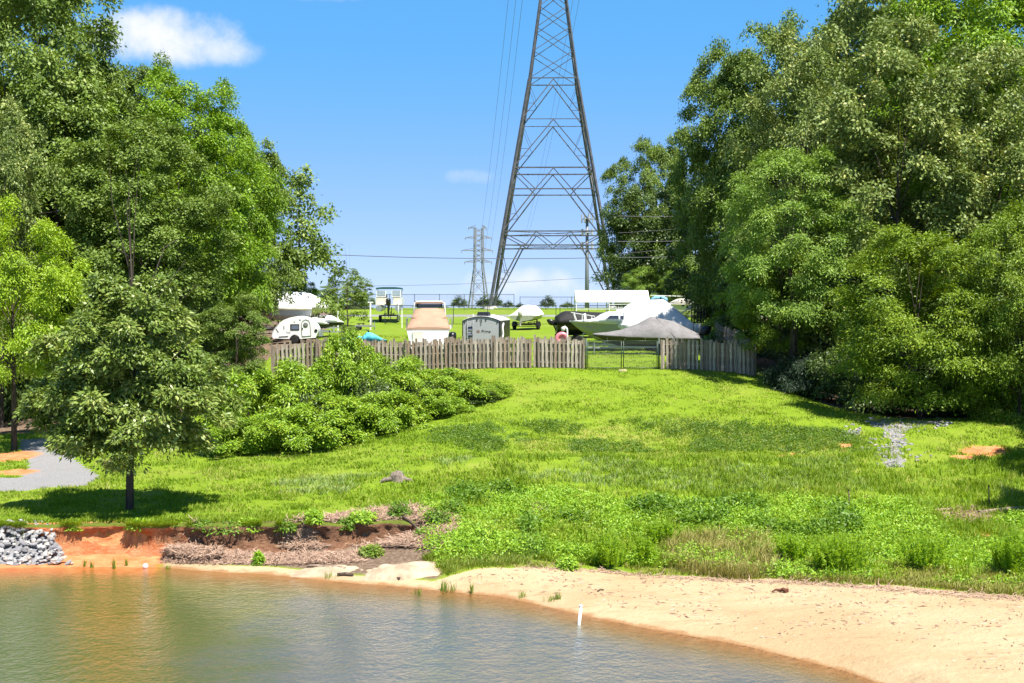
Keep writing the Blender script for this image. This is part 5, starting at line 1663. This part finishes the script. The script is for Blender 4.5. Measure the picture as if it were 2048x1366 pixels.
def stick(label, pts, r0, r1, m_=stick_m, lift=.04, name='driftwood', cat='driftwood', group='driftwood on the shore'):
    P = []
    for px, py in pts:
        x, y = hit(px, py, 30); P.append(Vector((x, y, max(gz1(x, y), 0) + lift)))
    P2 = [P[0]]
    for a, b in zip(P[:-1], P[1:]):
        P2 += [a.lerp(b, .5) + Vector((0, .04, .03)), b]
    tag(MB().tube(P2, list(np.linspace(r0, r1, len(P2))), 7).build(name, m_), label, cat, group)


stick('long thin branch lying on the low rock ledge', ((614, 1136), (650, 1137), (690, 1141)), .035, .07)
stick('short dark branch at the water edge below the rock ledge', ((675, 1154), (706, 1153)), .06, .05, dark_stick)
stick('short dark branch at the water edge left of the pitted rock', ((775, 1158), (800, 1162)), .04, .05, dark_stick)
stick('dark branch across the brown debris on the bank', ((806, 1058), (845, 1076)), .05, .03, dark_stick, .15)
stick('thick pale log at the right edge of the grassy bank', ((1958, 1032), (2075, 1024)), .10, .12, stick_m, .10)
stick('thin pole lying on the bare patch at the right', ((1862, 1028), (1905, 1022)), .03, .045, stick_m, .06)
stick('dark pole lying on the bare patch left of the pale log', ((1925, 1020), (1978, 1019)), .05, .04, dark_stick, .07)
stick('thin pale pole crossing the bare patch below the log', ((1880, 1037), (1960, 1030)), .025, .03, stick_m, .06)
stick('dead brown leaf branch alone on the sand', ((1544, 1188), (1560, 1184), (1574, 1186)), .02, .07, mat('rust_wood', (.13, .05, .03), .8, .2), .05)
stick('small stick on the sand close to the grass', ((1195, 1184), (1207, 1182)), .02, .02, dark_stick, .02)
st = thing('tree_stump', 'weathered grey brown stump in the grass below the thicket', 'stump', (*hit(797, 962), 0))
st.location.z = gz1(st.location.x, st.location.y)
MB().lathe([(.40, -.1), (.33, .05), (.26, .2), (.24, .32), (.18, .37), (.05, .30)], n=11).build('stump', mat('stump_wood', (.20, .16, .13), .9, .15, var=.45, scale=8, bump=.9, bscale=14), st).rotation_euler = (.25, -.3, 0)
MB().tube([(-.2, -.1, .1), (-.55, -.25, .08), (-.7, -.3, -.02)], [.12, .08, .03], 6).tube([(.2, -.1, .1), (.5, -.2, .05), (.62, -.2, -.05)], [.1, .07, .03], 6).build('root', MATS['stump_wood'], st, fix=False)

# thin upright rods on the bank
for px, py, top, lab in ((1700, 1020, 980, 'thin dark rod standing in the grass right of the middle of the bank'), (1980, 1022, 972, 'thin dark rod standing by the log at the right')):
    x, y = hit(px, py); zb = gz1(x, y)
    o = thing('rod', lab, 'rod', (x, y, zb), 0, 'thin rods in the grass')
    h = at(px, top, y).z - zb
    MB().tube([(0, 0, -.2), (-.06, 0, h)], .022, 6).build('rod', dark_stick, o); MB().box((-.06, 0, h), (.06, .05, .04)).build('cap', black, o)

# white stake and ball in the water
xs = (1157 - 1024) / F * 37.9
ysk = EYE / math.tan(math.atan((1250 - 683) / F) + PITCH)
xs = (1158 - 1024) / F * ysk
sk_ = thing('stake', 'tilted white plastic pipe standing in the water near the sand', 'stake', (xs, ysk, 0))
MB().tube([(-.06, 0, -.7), (.07, .1, .50)], .042, 10).build('pipe', white, sk_)
MB().tube([(.064, .098, .46), (.0705, .1005, .51)], .050, 10).build('cap', white_c, sk_)
yb_ = EYE / math.tan(math.atan((1133 - 683) / F) + PITCH)
bl = thing('float_ball', 'small white ball floating at the foot of the clay bank', 'float', ((291 - 1024) / F * yb_, yb_ - .25, 0.06))
MB().lathe([(.09 * math.sin(a), -.09 * math.cos(a)) for a in [PI * (i + .02) / 10.4 for i in range(11)]], n=14).build('ball', white, bl)

# ------------------------------------------------------------------ grasses and weeds
grass_m = leafmat('grass_blades', [(0, (0.133, 0.223, 0.013)), (.5, (0.203, 0.315, 0.018)), (.85, (0.278, 0.381, 0.033)), (1, (0.418, 0.402, 0.114))], .6, .25, .35)
weed_m = leafmat('weed_leaves', [(0, (0.155, 0.291, 0.025)), (.5, (0.247, 0.425, 0.033)), (1, (0.412, 0.566, 0.053))], .5, .35, .33)
dweed_m = leafmat('dark_weed_leaves', [(0, (0.070, 0.156, 0.016)), (.5, (0.131, 0.248, 0.020)), (1, (0.210, 0.326, 0.038))], .5, .35, .33)
smid_m = leafmat('slope_weed_leaves', [(0, (0.06, 0.13, 0.014)), (.5, (0.11, 0.20, 0.02)), (1, (0.18, 0.27, 0.04))], .5, .35, .33)
straw_m = leafmat('straw', [(0, (0.20, 0.21, 0.04)), (.5, (0.33, 0.31, 0.09)), (1, (0.50, 0.42, 0.18))], .7, .2, .3)
pale_m = leafmat('pale_grass', [(0, (0.161, 0.253, 0.057)), (.5, (0.253, 0.345, 0.103)), (1, (0.391, 0.437, 0.184))], .6, .25, .3)
dead_m = leafmat('dead_stalks', [(0, (0.149, 0.089, 0.060)), (.5, (0.310, 0.200, 0.140)), (1, (0.529, 0.378, 0.280))], .8, .15, .0)
reed_m = leafmat('reed_blades', [(0, (0.098, 0.182, 0.017)), (.5, (0.168, 0.266, 0.028)), (1, (0.308, 0.350, 0.070))], .5, .3, .3)


feather_m0 = leafmat('yellow_weed_leaves', [(0, (0.15, 0.23, 0.012)), (.5, (0.23, 0.31, 0.02)), (1, (0.34, 0.37, 0.05))], .5, .3, .3)


def bent_blades(P, h, wd, lean, az_, tint):
    """two-segment tapering blades: quad + triangle written as two quads"""
    n = len(P)
    d = np.stack([np.cos(az_), np.sin(az_), np.zeros(n)], 1)
    sd = np.stack([-np.sin(az_ + .6), np.cos(az_ + .6), np.zeros(n)], 1) * wd[:, None] * .5
    m1 = P + d * (lean * .35 * h)[:, None] + np.array([0, 0, 1]) * (h * .6)[:, None]
    tp = P + d * (lean * h)[:, None] + np.array([0, 0, 1]) * (h * (1 - .35 * lean))[:, None]
    V = np.stack([P - sd, P + sd, m1 + sd * .75, m1 - sd * .75, tp], 1).reshape(-1, 3)
    b = np.arange(n)[:, None] * 5
    T3 = np.concatenate([b + np.array([[0, 1, 2]]), b + np.array([[0, 2, 3]]), b + np.array([[3, 2, 4]])], 0)
    return V, T3, np.concatenate([tint, tint, tint])


def flat_blades(P, h, wd, lean, az_, tint):
    n = len(P)
    d = np.stack([np.cos(az_), np.sin(az_), np.zeros(n)], 1)
    sd = np.stack([-np.sin(az_ + .8), np.cos(az_ + .8), np.zeros(n)], 1) * wd[:, None] * .5
    tp = P + d * (lean * h)[:, None] + np.array([0, 0, 1]) * h[:, None]
    return np.stack([P - sd, P + sd, tp], 1).reshape(-1, 3), np.arange(n * 3).reshape(n, 3), tint


def stuff(name, label, cat, V, T3, tint, m_):
    return tag(link(name, np_mesh(name, V, T3, m_, tint)), label, cat, None, 'stuff')


def bare(X, Y):
    """1 where nothing grows"""
    s = Y - shore(X)
    b = ((sand_top(X) - Y > -0.1) & (X > -3.2)) | ((Y < bank_y(X) + .14) & (X < -2.8)) | (s < .3)
    b |= in_poly(X, Y, drive) | in_poly(X, Y, wood_l) | in_poly(X, Y, wood_r)
    for q_ in clayblobs:
        b |= blob(X, Y, *q_) + .5 * vnoise(X, Y, 2.2, 3) > .62
    return b


r = rngs(100)
# mown lawn and slope turf
N = 900000
u = r.random(N)
Yl = 44 + 60 * u ** 1.7
Xl = (r.random(N) * 2 - 1) * (Yl * .385)
clump = vnoise(Xl, Yl, .8, 2) + .7 * vnoise(Xl, Yl, 2.6, 6) + .5 * vnoise(Xl, Yl, 6, 9)
keep = ~bare(Xl, Yl) & (r.random(N) < .36 + .9 * clump)
Xl, Yl, clump = Xl[keep][:225000], Yl[keep][:225000], clump[keep][:225000]
Zl = gz(Xl, Yl)
slope = smooth(62, 56, Yl) * smooth(-6, 2, Xl)            # rough unmown part
hb = (.05 + .05 * r.random(len(Xl))) * (1 + .5 * np.clip(clump, 0, 1)) * (1 + 1.1 * slope) * (.8 + Yl / 90) * (1 - .5 * smooth(60, 82, Yl))
P = np.stack([Xl, Yl, Zl - .01], 1)
dryn = np.clip(vnoise(Xl, Yl, .5, 12) * 1.2 + vnoise(Xl, Yl, 3, 3), -.4, .6)
tint = np.clip(.45 + .5 * dryn + .25 * r.normal(size=len(Xl)) + .15 * (1 - slope), 0, 1)
V, T3, ti = flat_blades(P, hb, .022 + .02 * r.random(len(Xl)) + .00025 * Yl, .35 + .5 * r.random(len(Xl)), r.random(len(Xl)) * 6.28, tint)
stuff('lawn_grass', 'short bright green lawn grass covering the slope and the boat lot', 'grass', V, T3, ti, grass_m)


def scatter_px(n, poly, seed):
    """random ground points inside a polygon of photo pixels"""
    W_ = [hit(*p) for p in poly]
    xs_, ys_ = zip(*W_)
    r = rngs(seed)
    out = np.zeros((0, 2))
    while len(out) < n:
        X = r.uniform(min(xs_), max(xs_), n * 2); Y = r.uniform(min(ys_), max(ys_), n * 2)
        ok = in_poly(X, Y, W_)
        out = np.concatenate([out, np.stack([X[ok], Y[ok]], 1)])
    return out[:n]


def tufts(name, label, cat, poly, n, per, h, wd, spread, m_, seed, lean=(.3, .9), noise_cut=-.5, sc=.7, tb=.5):
    c = scatter_px(n, poly, seed)
    r = rngs(seed + 1)
    k = vnoise(c[:, 0], c[:, 1], sc, seed) + .4 * vnoise(c[:, 0], c[:, 1], sc * 3, seed + 3) > noise_cut
    k &= ~bare(c[:, 0], c[:, 1])
    c = c[k]
    hs = h * (.6 + .8 * r.random(len(c)))
    C = np.repeat(c, per, 0); H_ = np.repeat(hs, per)
    off = r.normal(size=C.shape) * spread
    X, Y = C[:, 0] + off[:, 0], C[:, 1] + off[:, 1]
    P = np.stack([X, Y, gz(X, Y) - .02], 1)
    az_ = np.arctan2(off[:, 1], off[:, 0]) + r.normal(size=len(P)) * .6
    tint = np.clip(np.repeat(r.random(len(c)), per) * .5 + r.random(len(P)) * .5 + (tb - .5), 0, 1)
    V, T3, ti = bent_blades(P, H_ * (.6 + .6 * r.random(len(P))), wd * (.7 + .6 * r.random(len(P))), r.uniform(*lean, len(P)), az_, tint)
    return stuff(name, label, cat, V, T3, ti, m_)


def weeds(name, label, poly, n, per, h, leaf, spread, m_, seed, noise_cut=-.5, sc=.6):
    """leafy weeds: mounds of leaves"""
    c = scatter_px(n, poly, seed)
    r = rngs(seed + 1)
    v_ = vnoise(c[:, 0], c[:, 1], sc, seed) + .5 * vnoise(c[:, 0], c[:, 1], sc * 2.7, seed + 3)
    k = (v_ > noise_cut) & ~bare(c[:, 0], c[:, 1])
    c = c[k]; v_ = v_[k]
    hs = h * (.25 + .6 * r.random(len(c)) ** 1.5 + 1.7 * np.clip(v_, -.12, .8))
    C = np.repeat(c, per, 0); H_ = np.repeat(hs, per)
    off = r.normal(size=C.shape) * spread
    f = r.random(len(C)) ** .7
    X, Y = C[:, 0] + off[:, 0], C[:, 1] + off[:, 1]
    P = np.stack([X, Y, gz(X, Y) + np.maximum(H_, .05) * f], 1)
    nr = unit(np.array([0, -.25, .8]) + r.normal(size=P.shape) * .8)
    ax = unit(np.concatenate([off, np.zeros((len(P), 1))], 1) + r.normal(size=P.shape) * spread * .8 + np.array([0, 0, .05]))
    V, Q = leaves(P, ax, nr, leaf * (.6 + .8 * r.random(len(P))), leaf * .42 * (.6 + .8 * r.random(len(P))))
    tint = np.clip(np.repeat(r.random(len(c)), per) * .45 + r.random(len(P)) * .55, 0, 1)
    o = link(name, np_mesh(name, V, Q, m_, tint))
    return tag(o, label, 'weeds', None, 'stuff')


bankp = ((840, 1000), (1000, 985), (1300, 1000), (1700, 1010), (2300, 1000), (2300, 1172), (1800, 1165), (1400, 1143), (1200, 1126), (1060, 1118), (960, 1124), (880, 1140), (850, 1100))
tufts('rough_grass', 'uneven knee high grass on the slope above the sand', 'grass', ((700, 985), (1000, 930), (1400, 925), (2300, 925), (2300, 1080), (1400, 1090), (900, 1040), (700, 1015)), 4600, 9, .22, .026, .10, grass_m, 201, sc=.5, noise_cut=-.25)
weeds('slope_weeds', 'low dark weeds growing along the worn terrace face of the slope', ((860, 862), (1000, 845), (1250, 842), (1480, 848), (1700, 862), (1740, 905), (1500, 905), (1200, 908), (960, 905), (860, 885)), 3600, 12, .17, .10, .12, smid_m, 301, noise_cut=-.12, sc=.55)
tufts('terrace_grass', 'longer grass on the worn terrace face of the slope', 'grass', ((780, 885), (1000, 848), (1250, 845), (1480, 850), (1740, 862), (1750, 915), (1200, 915), (900, 915)), 2600, 9, .14, .022, .10, grass_m, 305, sc=.5, noise_cut=-.25)
tufts('pale_grass', 'greyish green flopping grass along the slope', 'grass', ((500, 960), (760, 930), (1000, 918), (1700, 922), (1750, 985), (1400, 985), (1000, 960), (700, 990), (520, 990)), 2300, 9, .20, .024, .11, pale_m, 211, noise_cut=.02, sc=.4)
weeds('leafy_weeds', 'bright leafy weeds growing thick on the bank above the sand', bankp, 7600, 18, .34, .11, .13, weed_m, 221, noise_cut=-.18, sc=.5)
weeds('yellow_weeds', 'yellowish young weeds mixed into the green ones above the sand', bankp, 1800, 14, .30, .10, .10, feather_m0, 226, noise_cut=.02, sc=.8)
weeds('dark_weeds', 'darker broad leaved weeds in patches on the bank', ((900, 985), (1050, 1000), (1300, 1005), (1500, 1020), (1700, 1030), (1720, 1080), (1400, 1070), (1050, 1075), (900, 1050)), 2400, 22, .50, .15, .12, dweed_m, 231, noise_cut=.08, sc=.6)
tufts('straw_grass', 'straw coloured dry grass at the edge of the sand', 'grass', ((1330, 1085), (1520, 1075), (1560, 1120), (1540, 1160), (1400, 1154), (1330, 1135)), 900, 14, .42, .022, .13, straw_m, 241, lean=(.2, .7))
tufts('straw_grass', 'dry yellowish grass at the edge of the sand on the right', 'grass', ((1540, 1120), (1800, 1130), (2300, 1160), (2300, 1212), (1800, 1174), (1560, 1160)), 1300, 10, .20, .022, .12, straw_m, 251, tb=.25)
tufts('tall_grass', 'tall green grass in the weeds above the sand', 'grass', bankp, 900, 15, .50, .024, .12, grass_m, 261, noise_cut=.0, sc=.5, lean=(.2, .8))
tufts('bank_grass', 'grass hanging over the lip of the clay bank', 'grass', ((-60, 1048), (330, 1048), (560, 1046), (640, 1040), (640, 1028), (300, 1033), (-60, 1033)), 1500, 10, .14, .02, .10, grass_m, 271, lean=(.4, 1.1))
tufts('shore_grass', 'low yellow green grass between debris and rock shelf', 'grass', ((880, 1105), (1060, 1110), (1060, 1128), (930, 1140), (890, 1150), (850, 1120)), 600, 12, .22, .02, .10, reed_m, 281, tb=.75)

tufts('beach_edge_grass', 'low ragged grass creeping onto the sand along the weeds', 'grass', ((1000, 1126), (1200, 1128), (1400, 1142), (1600, 1150), (1800, 1163), (2300, 1205), (2300, 1222), (1800, 1180), (1600, 1166), (1400, 1158), (1200, 1143), (1000, 1140)), 1500, 9, .13, .022, .12, straw_m, 285, lean=(.4, 1.1), noise_cut=-.2, tb=.2)
def lip_grass(n):
    r = rngs(274); c = r.random(300) * 15.6 - 19.0
    X = c[r.integers(0, 300, n)] + r.normal(size=n) * .10
    Y = bank_y(X) + .30 * r.random(n) ** 1.5 - .06
    k = vnoise(X, X * 0, 1.3, 8) + .5 * vnoise(X, X * 0, 4.0, 2) > .06
    X, Y = X[k], Y[k]; n = len(X)
    Z = gz(X, Y + .6) - .06
    V, T3, ti = bent_blades(np.stack([X, Y, Z], 1), .10 + .16 * r.random(n), np.full(n, .022), r.uniform(.5, 1.5, n), -1.57 + r.normal(size=n) * .8, np.clip(r.random(n) * .9, 0, 1))
    stuff('lip_grass', 'ragged grass and roots hanging over the lip of the clay bank', 'grass', V, T3, ti, grass_m)


lip_grass(8000)
# dead reeds and brush on the left bank
def debris(name, label, poly, n, seed, hmax=.22, onbank=False):
    c = scatter_px(n, poly, seed); r = rngs(seed + 1)
    X, Y = c[:, 0], c[:, 1]
    v_ = vnoise(X, Y, 1.1, seed) + .5
    Z = np.maximum(gz(X, Y), .02) + r.random(n) * hmax * v_ + .015
    az_ = r.random(n) * 6.28; L_ = .07 + .30 * r.random(n) ** 2; wd = .005 + .009 * r.random(n)
    d = np.stack([np.cos(az_), np.sin(az_) * .7, r.normal(size=n) * .28], 1); d = unit(d)
    P = np.stack([X, Y, Z], 1)
    sd = unit(np.cross(d, np.array([0, -.5, 1.0]))) * wd[:, None]
    mid = P + d * (L_ * .5)[:, None] + r.normal(size=P.shape) * .02
    e = P + d * L_[:, None]
    V = np.stack([P - sd, P + sd, mid + sd, mid - sd, e + sd * .5, e - sd * .5], 1).reshape(-1, 3)
    b = np.arange(n)[:, None] * 6
    Q = np.concatenate([b + np.array([[0, 1, 2, 3]]), b + np.array([[3, 2, 4, 5]])], 0)
    ti = np.clip(.5 + .22 * r.normal(size=n), 0, 1)
    return tag(link(name, np_mesh(name, V, Q, dead_m, np.concatenate([ti, ti]))), label, 'debris', None, 'stuff')


debris('dead_brush', 'brown dead reeds and brush heaped along the bank', ((640, 1040), (720, 1022), (800, 1020), (905, 1030), (915, 1060), (880, 1100), (760, 1098), (700, 1092), (640, 1100), (560, 1102), (560, 1090)), 20000, 301, .22)
debris('dead_reeds', 'pale dead reed litter at the foot of the clay bank', ((320, 1126), (380, 1108), (440, 1104), (560, 1110), (720, 1108), (730, 1124), (560, 1132), (430, 1130)), 11000, 311, .08)
debris('dead_reeds', 'small heap of dead reeds in front of the clay bank', ((325, 1122), (360, 1098), (385, 1090), (415, 1102), (450, 1122), (400, 1127)), 9000, 321, .42)
debris('dead_reeds', 'dry stalk litter around the pole and log at the right', ((1850, 1030), (1900, 1018), (2010, 1016), (2040, 1045), (1930, 1050)), 5000, 331, .12)
debris('dead_reeds', 'patch of dry stalks in the weeds above the sand', ((1035, 1022), (1050, 1010), (1090, 1010), (1095, 1026), (1060, 1032)), 900, 341, .12)
debris('dead_reeds', 'dry twigs and litter washed up along the grass edge on the sand', ((1030, 1133), (1200, 1139), (1400, 1156), (1600, 1163), (1800, 1177), (2080, 1195), (2080, 1206), (1800, 1186), (1600, 1170), (1400, 1162), (1200, 1146), (1040, 1138)), 1500, 351, .02)


def litter():
    c = scatter_px(1500, ((900, 1160), (1060, 1135), (1400, 1158), (1800, 1178), (2100, 1200), (2100, 1366), (1800, 1330), (1500, 1270), (1200, 1215), (1000, 1180)), 391)
    r = rngs(392); X, Y = c[:, 0], c[:, 1]
    k = (Y - shore(X) > .25) & (vnoise(X, Y, .8, 3) + .6 * r.random(len(X)) > .22)
    X, Y = X[k], Y[k]; n = len(X)
    P = np.stack([X, Y, gz(X, Y) + .006], 1)
    a = r.random(n) * 6.28; L_ = .03 + .14 * r.random(n) ** 3; wd = .012 + .02 * r.random(n)
    d = np.stack([np.cos(a), np.sin(a), 0 * a], 1) * L_[:, None]; sd = np.stack([-np.sin(a), np.cos(a), 0 * a], 1) * wd[:, None]
    up_ = np.array([0, 0, 1]) * (.015 + .02 * r.random(n))[:, None]
    V = np.stack([P - d, P - sd, P + d, P + sd, P + up_], 1).reshape(-1, 3)
    b = np.arange(n)[:, None] * 5
    T3 = np.concatenate([b + np.array([[0, 1, 4]]), b + np.array([[1, 2, 4]]), b + np.array([[2, 3, 4]]), b + np.array([[3, 0, 4]])], 0)
    ti = r.random(n)
    return tag(link('beach_litter', np_mesh('beach_litter', V, T3, dead_m, np.tile(ti, 4))), 'small twigs and bits of bark scattered over the sand', 'litter', None, 'stuff')


litter()


# countable plants
def plant(label, px, py, h, kind, seed, name='plant', cat='plant', group=None, m_=None, wd=None, rad=None, z=None):
    x, y = hit(px, py, 30)
    zb = max(gz1(x, y), -.05) if z is None else z
    r = rngs(seed)
    o = thing(name, label, cat, (x, y, zb), 0, group)
    if kind == 'feather':                       # many thin upright plumes
        n = 70; rad = rad or .28
        base = r.normal(size=(n, 2)) * rad * .5
        st_ = MB()
        Vs, Qs, ts = [], [], []
        for i in range(n):
            hh = 1.2 * h * r.uniform(.6, 1.05); ln = r.uniform(.08, .3)
            b0 = np.array([base[i, 0], base[i, 1], 0]); tp = np.array([base[i, 0] * (1 + 1.4 * ln * 3), base[i, 1] * (1 + 1.4 * ln * 3), hh])
            st_.bar(b0, tp, .006)
            k = 60; f = .15 + .75 * r.random(k)
            P = b0 + (tp - b0) * f[:, None]
            a = r.random(k) * 6.28
            ax = np.stack([np.cos(a), np.sin(a), 1.3 + 0 * a], 1)
            V, Q = leaves(P, unit(ax), unit(r.normal(size=(k, 3)) * .5 + np.array([.1, -.5, .7])), (.13 * (1.1 - f * .5)) * (.7 + .6 * r.random(k)), np.full(k, .030))
            Qs.append(Q + sum(len(q_) for q_ in Vs)); Vs.append(V); ts.append(r.random(k) * .6 + .4 * r.random())
        link('foliage', np_mesh('foliage', np.concatenate(Vs), np.concatenate(Qs), m_ or weed_m, np.concatenate(ts)), o)
        st_.build('stem', mat('green_stem', (.14, .24, .03), .6, .2), o, fix=False)
    elif kind == 'leafy':
        n = 900; rad = rad or .35
        d = unit(r.normal(size=(n, 3))); d[:, 2] = np.abs(d[:, 2])
        P = d * (r.random(n) ** .4)[:, None] * np.array([rad, rad, h])
        V, Q = leaves(P, unit(d + r.normal(size=(n, 3)) * .5), unit(np.array([0, -.1, .8]) + d * .5 + r.normal(size=(n, 3)) * .5), wd or .11 * (.6 + .8 * r.random(n)), .05 * (.6 + .8 * r.random(n)))
        link('foliage', np_mesh('foliage', V, Q, m_ or weed_m, r.random(n)), o)
        s_ = MB()
        for k in range(7): s_.tube([(0, 0, -.05), tuple(P[k] * .5 + np.array([0, 0, .05])), tuple(P[k])], [.014, .01, .005], 5)
        s_.build('stem', reed_m, o, fix=False)
    else:                                       # reed tuft
        n = 34; rad = rad or .12
        off = r.normal(size=(n, 2)) * rad * .5
        P = np.stack([off[:, 0], off[:, 1], np.full(n, -.1)], 1)
        V, T3, ti = bent_blades(P, h * (.5 + .6 * r.random(n)) + .1, np.full(n, .018), r.uniform(.05, .4, n), r.random(n) * 6.28, r.random(n))
        tag(link('blades', np_mesh('blades', V, T3, m_ or reed_m, ti), o), kind='stuff')
    return o


feather_m = leafmat('feathery_weed', [(0, (0.18, 0.33, 0.012)), (.5, (0.27, 0.43, 0.018)), (1, (0.36, 0.50, 0.03))], .5, .3, .6)
GF = 'feathery plants at the edge of the sand'
for i, (px, py, h, rad, lab) in enumerate(((1222, 1136, .95, .30, 'tall bright feathery plant where the sand meets the weeds, middle of the beach'), (1290, 1128, .75, .22, 'thin feathery plant just right of the tall bright one'),
                                     (1582, 1128, .85, .22, 'slim feathery plant right of the straw coloured grass'), (1690, 1150, 1.15, .42, 'biggest feathery plant clump right of the beach middle'),
                                     (1652, 1142, .85, .28, 'feathery plant touching the left side of the biggest clump'), (1852, 1140, .95, .40, 'broad feathery plant clump left of the shaded right edge'),
                                     (1320, 1092, .7, .24, 'feathery plant up in the weeds above the beach'), (2030, 1150, 1.2, .30, 'feathery plant at the right frame edge'), (2008, 1140, .8, .2, 'small feathery plant next to the one at the right edge'))):
    plant(lab, px, py, h, 'feather', 400 + i, 'feathery_plant', 'plant', GF, rad=rad, m_=feather_m)
plant('small leafy plant alone on the sand by the weeds', 1134, 1137, .40, 'leafy', 420, rad=.36)
plant('low leafy bush in the weeds left of the beach', 1060, 1108, .70, 'leafy', 421, 'low_bush', 'bush', rad=.75, m_=dweed_m)
plant('leafy bush growing over the brown debris', 960, 1085, .75, 'leafy', 422, 'low_bush', 'bush', rad=.9)
plant('leafy tuft on the debris below the bank', 743, 1112, .36, 'leafy', 423, rad=.42, m_=reed_m, wd=None)
plant('drooping leafy plant on the bank lip over the dark hollow', 455, 1050, .40, 'leafy', 424, 'bank_plant', rad=.85, m_=dweed_m, z=.85)
plant('drooping leafy plant on the bank below the lone tree', 275, 1050, .28, 'leafy', 425, 'bank_plant', rad=.40, z=.95)
plant('grassy tuft on the riprap stones', 55, 1088, .5, 'reed', 426, 'grass_tuft', 'grass tuft', rad=.5, z=.65)
plant('leafy plant on the debris mound top', 800, 1035, .60, 'leafy', 427, rad=.42, m_=dweed_m)
plant('dark spiky plant at the top of the debris', 845, 1018, .62, 'reed', 428, 'spiky_plant', rad=.7, m_=dweed_m)
plant('spiky weed on the bank right of the debris mound', 905, 1030, .55, 'leafy', 429, rad=.5, m_=dweed_m)
plant('thin weed on the left of the rock ledge', 517, 1130, .42, 'leafy', 430, rad=.16)
plant('leafy weed on the bank above the debris', 628, 1050, .42, 'leafy', 431, rad=.32)
plant('leafy weed hanging in the middle of the debris slope', 690, 1066, .35, 'leafy', 432, rad=.35, m_=dweed_m)
plant('tall pale arching reed at the right edge of the slope', 2020, 1000, 1.0, 'reed', 433, 'reed', rad=.35, m_=pale_m)
for i, (px, py, h, rad, lab) in enumerate(((405, 1050, .34, .42, 'leafy plant on the bank lip left of the drooping one'), (500, 1052, .38, .5, 'leafy plant on the bank lip over the right end of the hollow'), (570, 1050, .3, .4, 'small leafy plant on the bank lip right of the hollow'),
                                     (725, 1050, .36, .5, 'leafy plant in the middle of the brown debris slope'), (850, 1075, .32, .4, 'small leafy plant at the right of the brown debris slope'), (150, 1047, .2, .35, 'small tuft hanging over the left end of the clay bank'), (875, 1045, .5, .5, 'leafy plant at the upper right of the brown debris'))):
    plant(lab, px, py, h, 'leafy', 470 + i, 'bank_plant', 'plant', 'plants on the cut bank', rad=rad, m_=dweed_m if i % 2 == 0 else None, z=None if px > 700 else .92)
GRD = 'reed tufts in the shallow water'
for i, (px, py, h, rad, lab) in enumerate(((885, 1182, .42, .10, 'narrow reed tuft in the water left of the sand tip'), (901, 1184, .40, .24, 'fuller reed tuft in the water at the sand tip'), (836, 1188, .26, .16, 'low reed tuft in the water below the rock shelf'),
                                     (943, 1187, .42, .06, 'single thin reed at the water edge right of the sand tip'), (1045, 1196, .24, .16, 'small reed tuft on the wet sand edge'), (1101, 1202, .24, .18, 'reed tuft on the wet edge left of the white pipe'), (1116, 1200, .26, .08, 'thin reed on the wet edge nearest the white pipe'),
                                     (660, 1156, .25, .22, 'yellowish reed tuft at the rock ledge'), (170, 1134, .32, .07, 'leftmost thin reed in the orange shallows'), (184, 1135, .26, .05, 'second thin reed in the orange shallows'), (228, 1137, .42, .06, 'tallest thin reed in the orange shallows'),
                                     (253, 1133, .34, .05, 'thin reed in the orange shallows left of the floating ball'), (335, 1138, .18, .09, 'short reed tuft right of the floating ball'))):
    plant(lab, px, py, h, 'reed', 440 + i, 'reed_tuft', 'reeds', GRD, rad=rad)
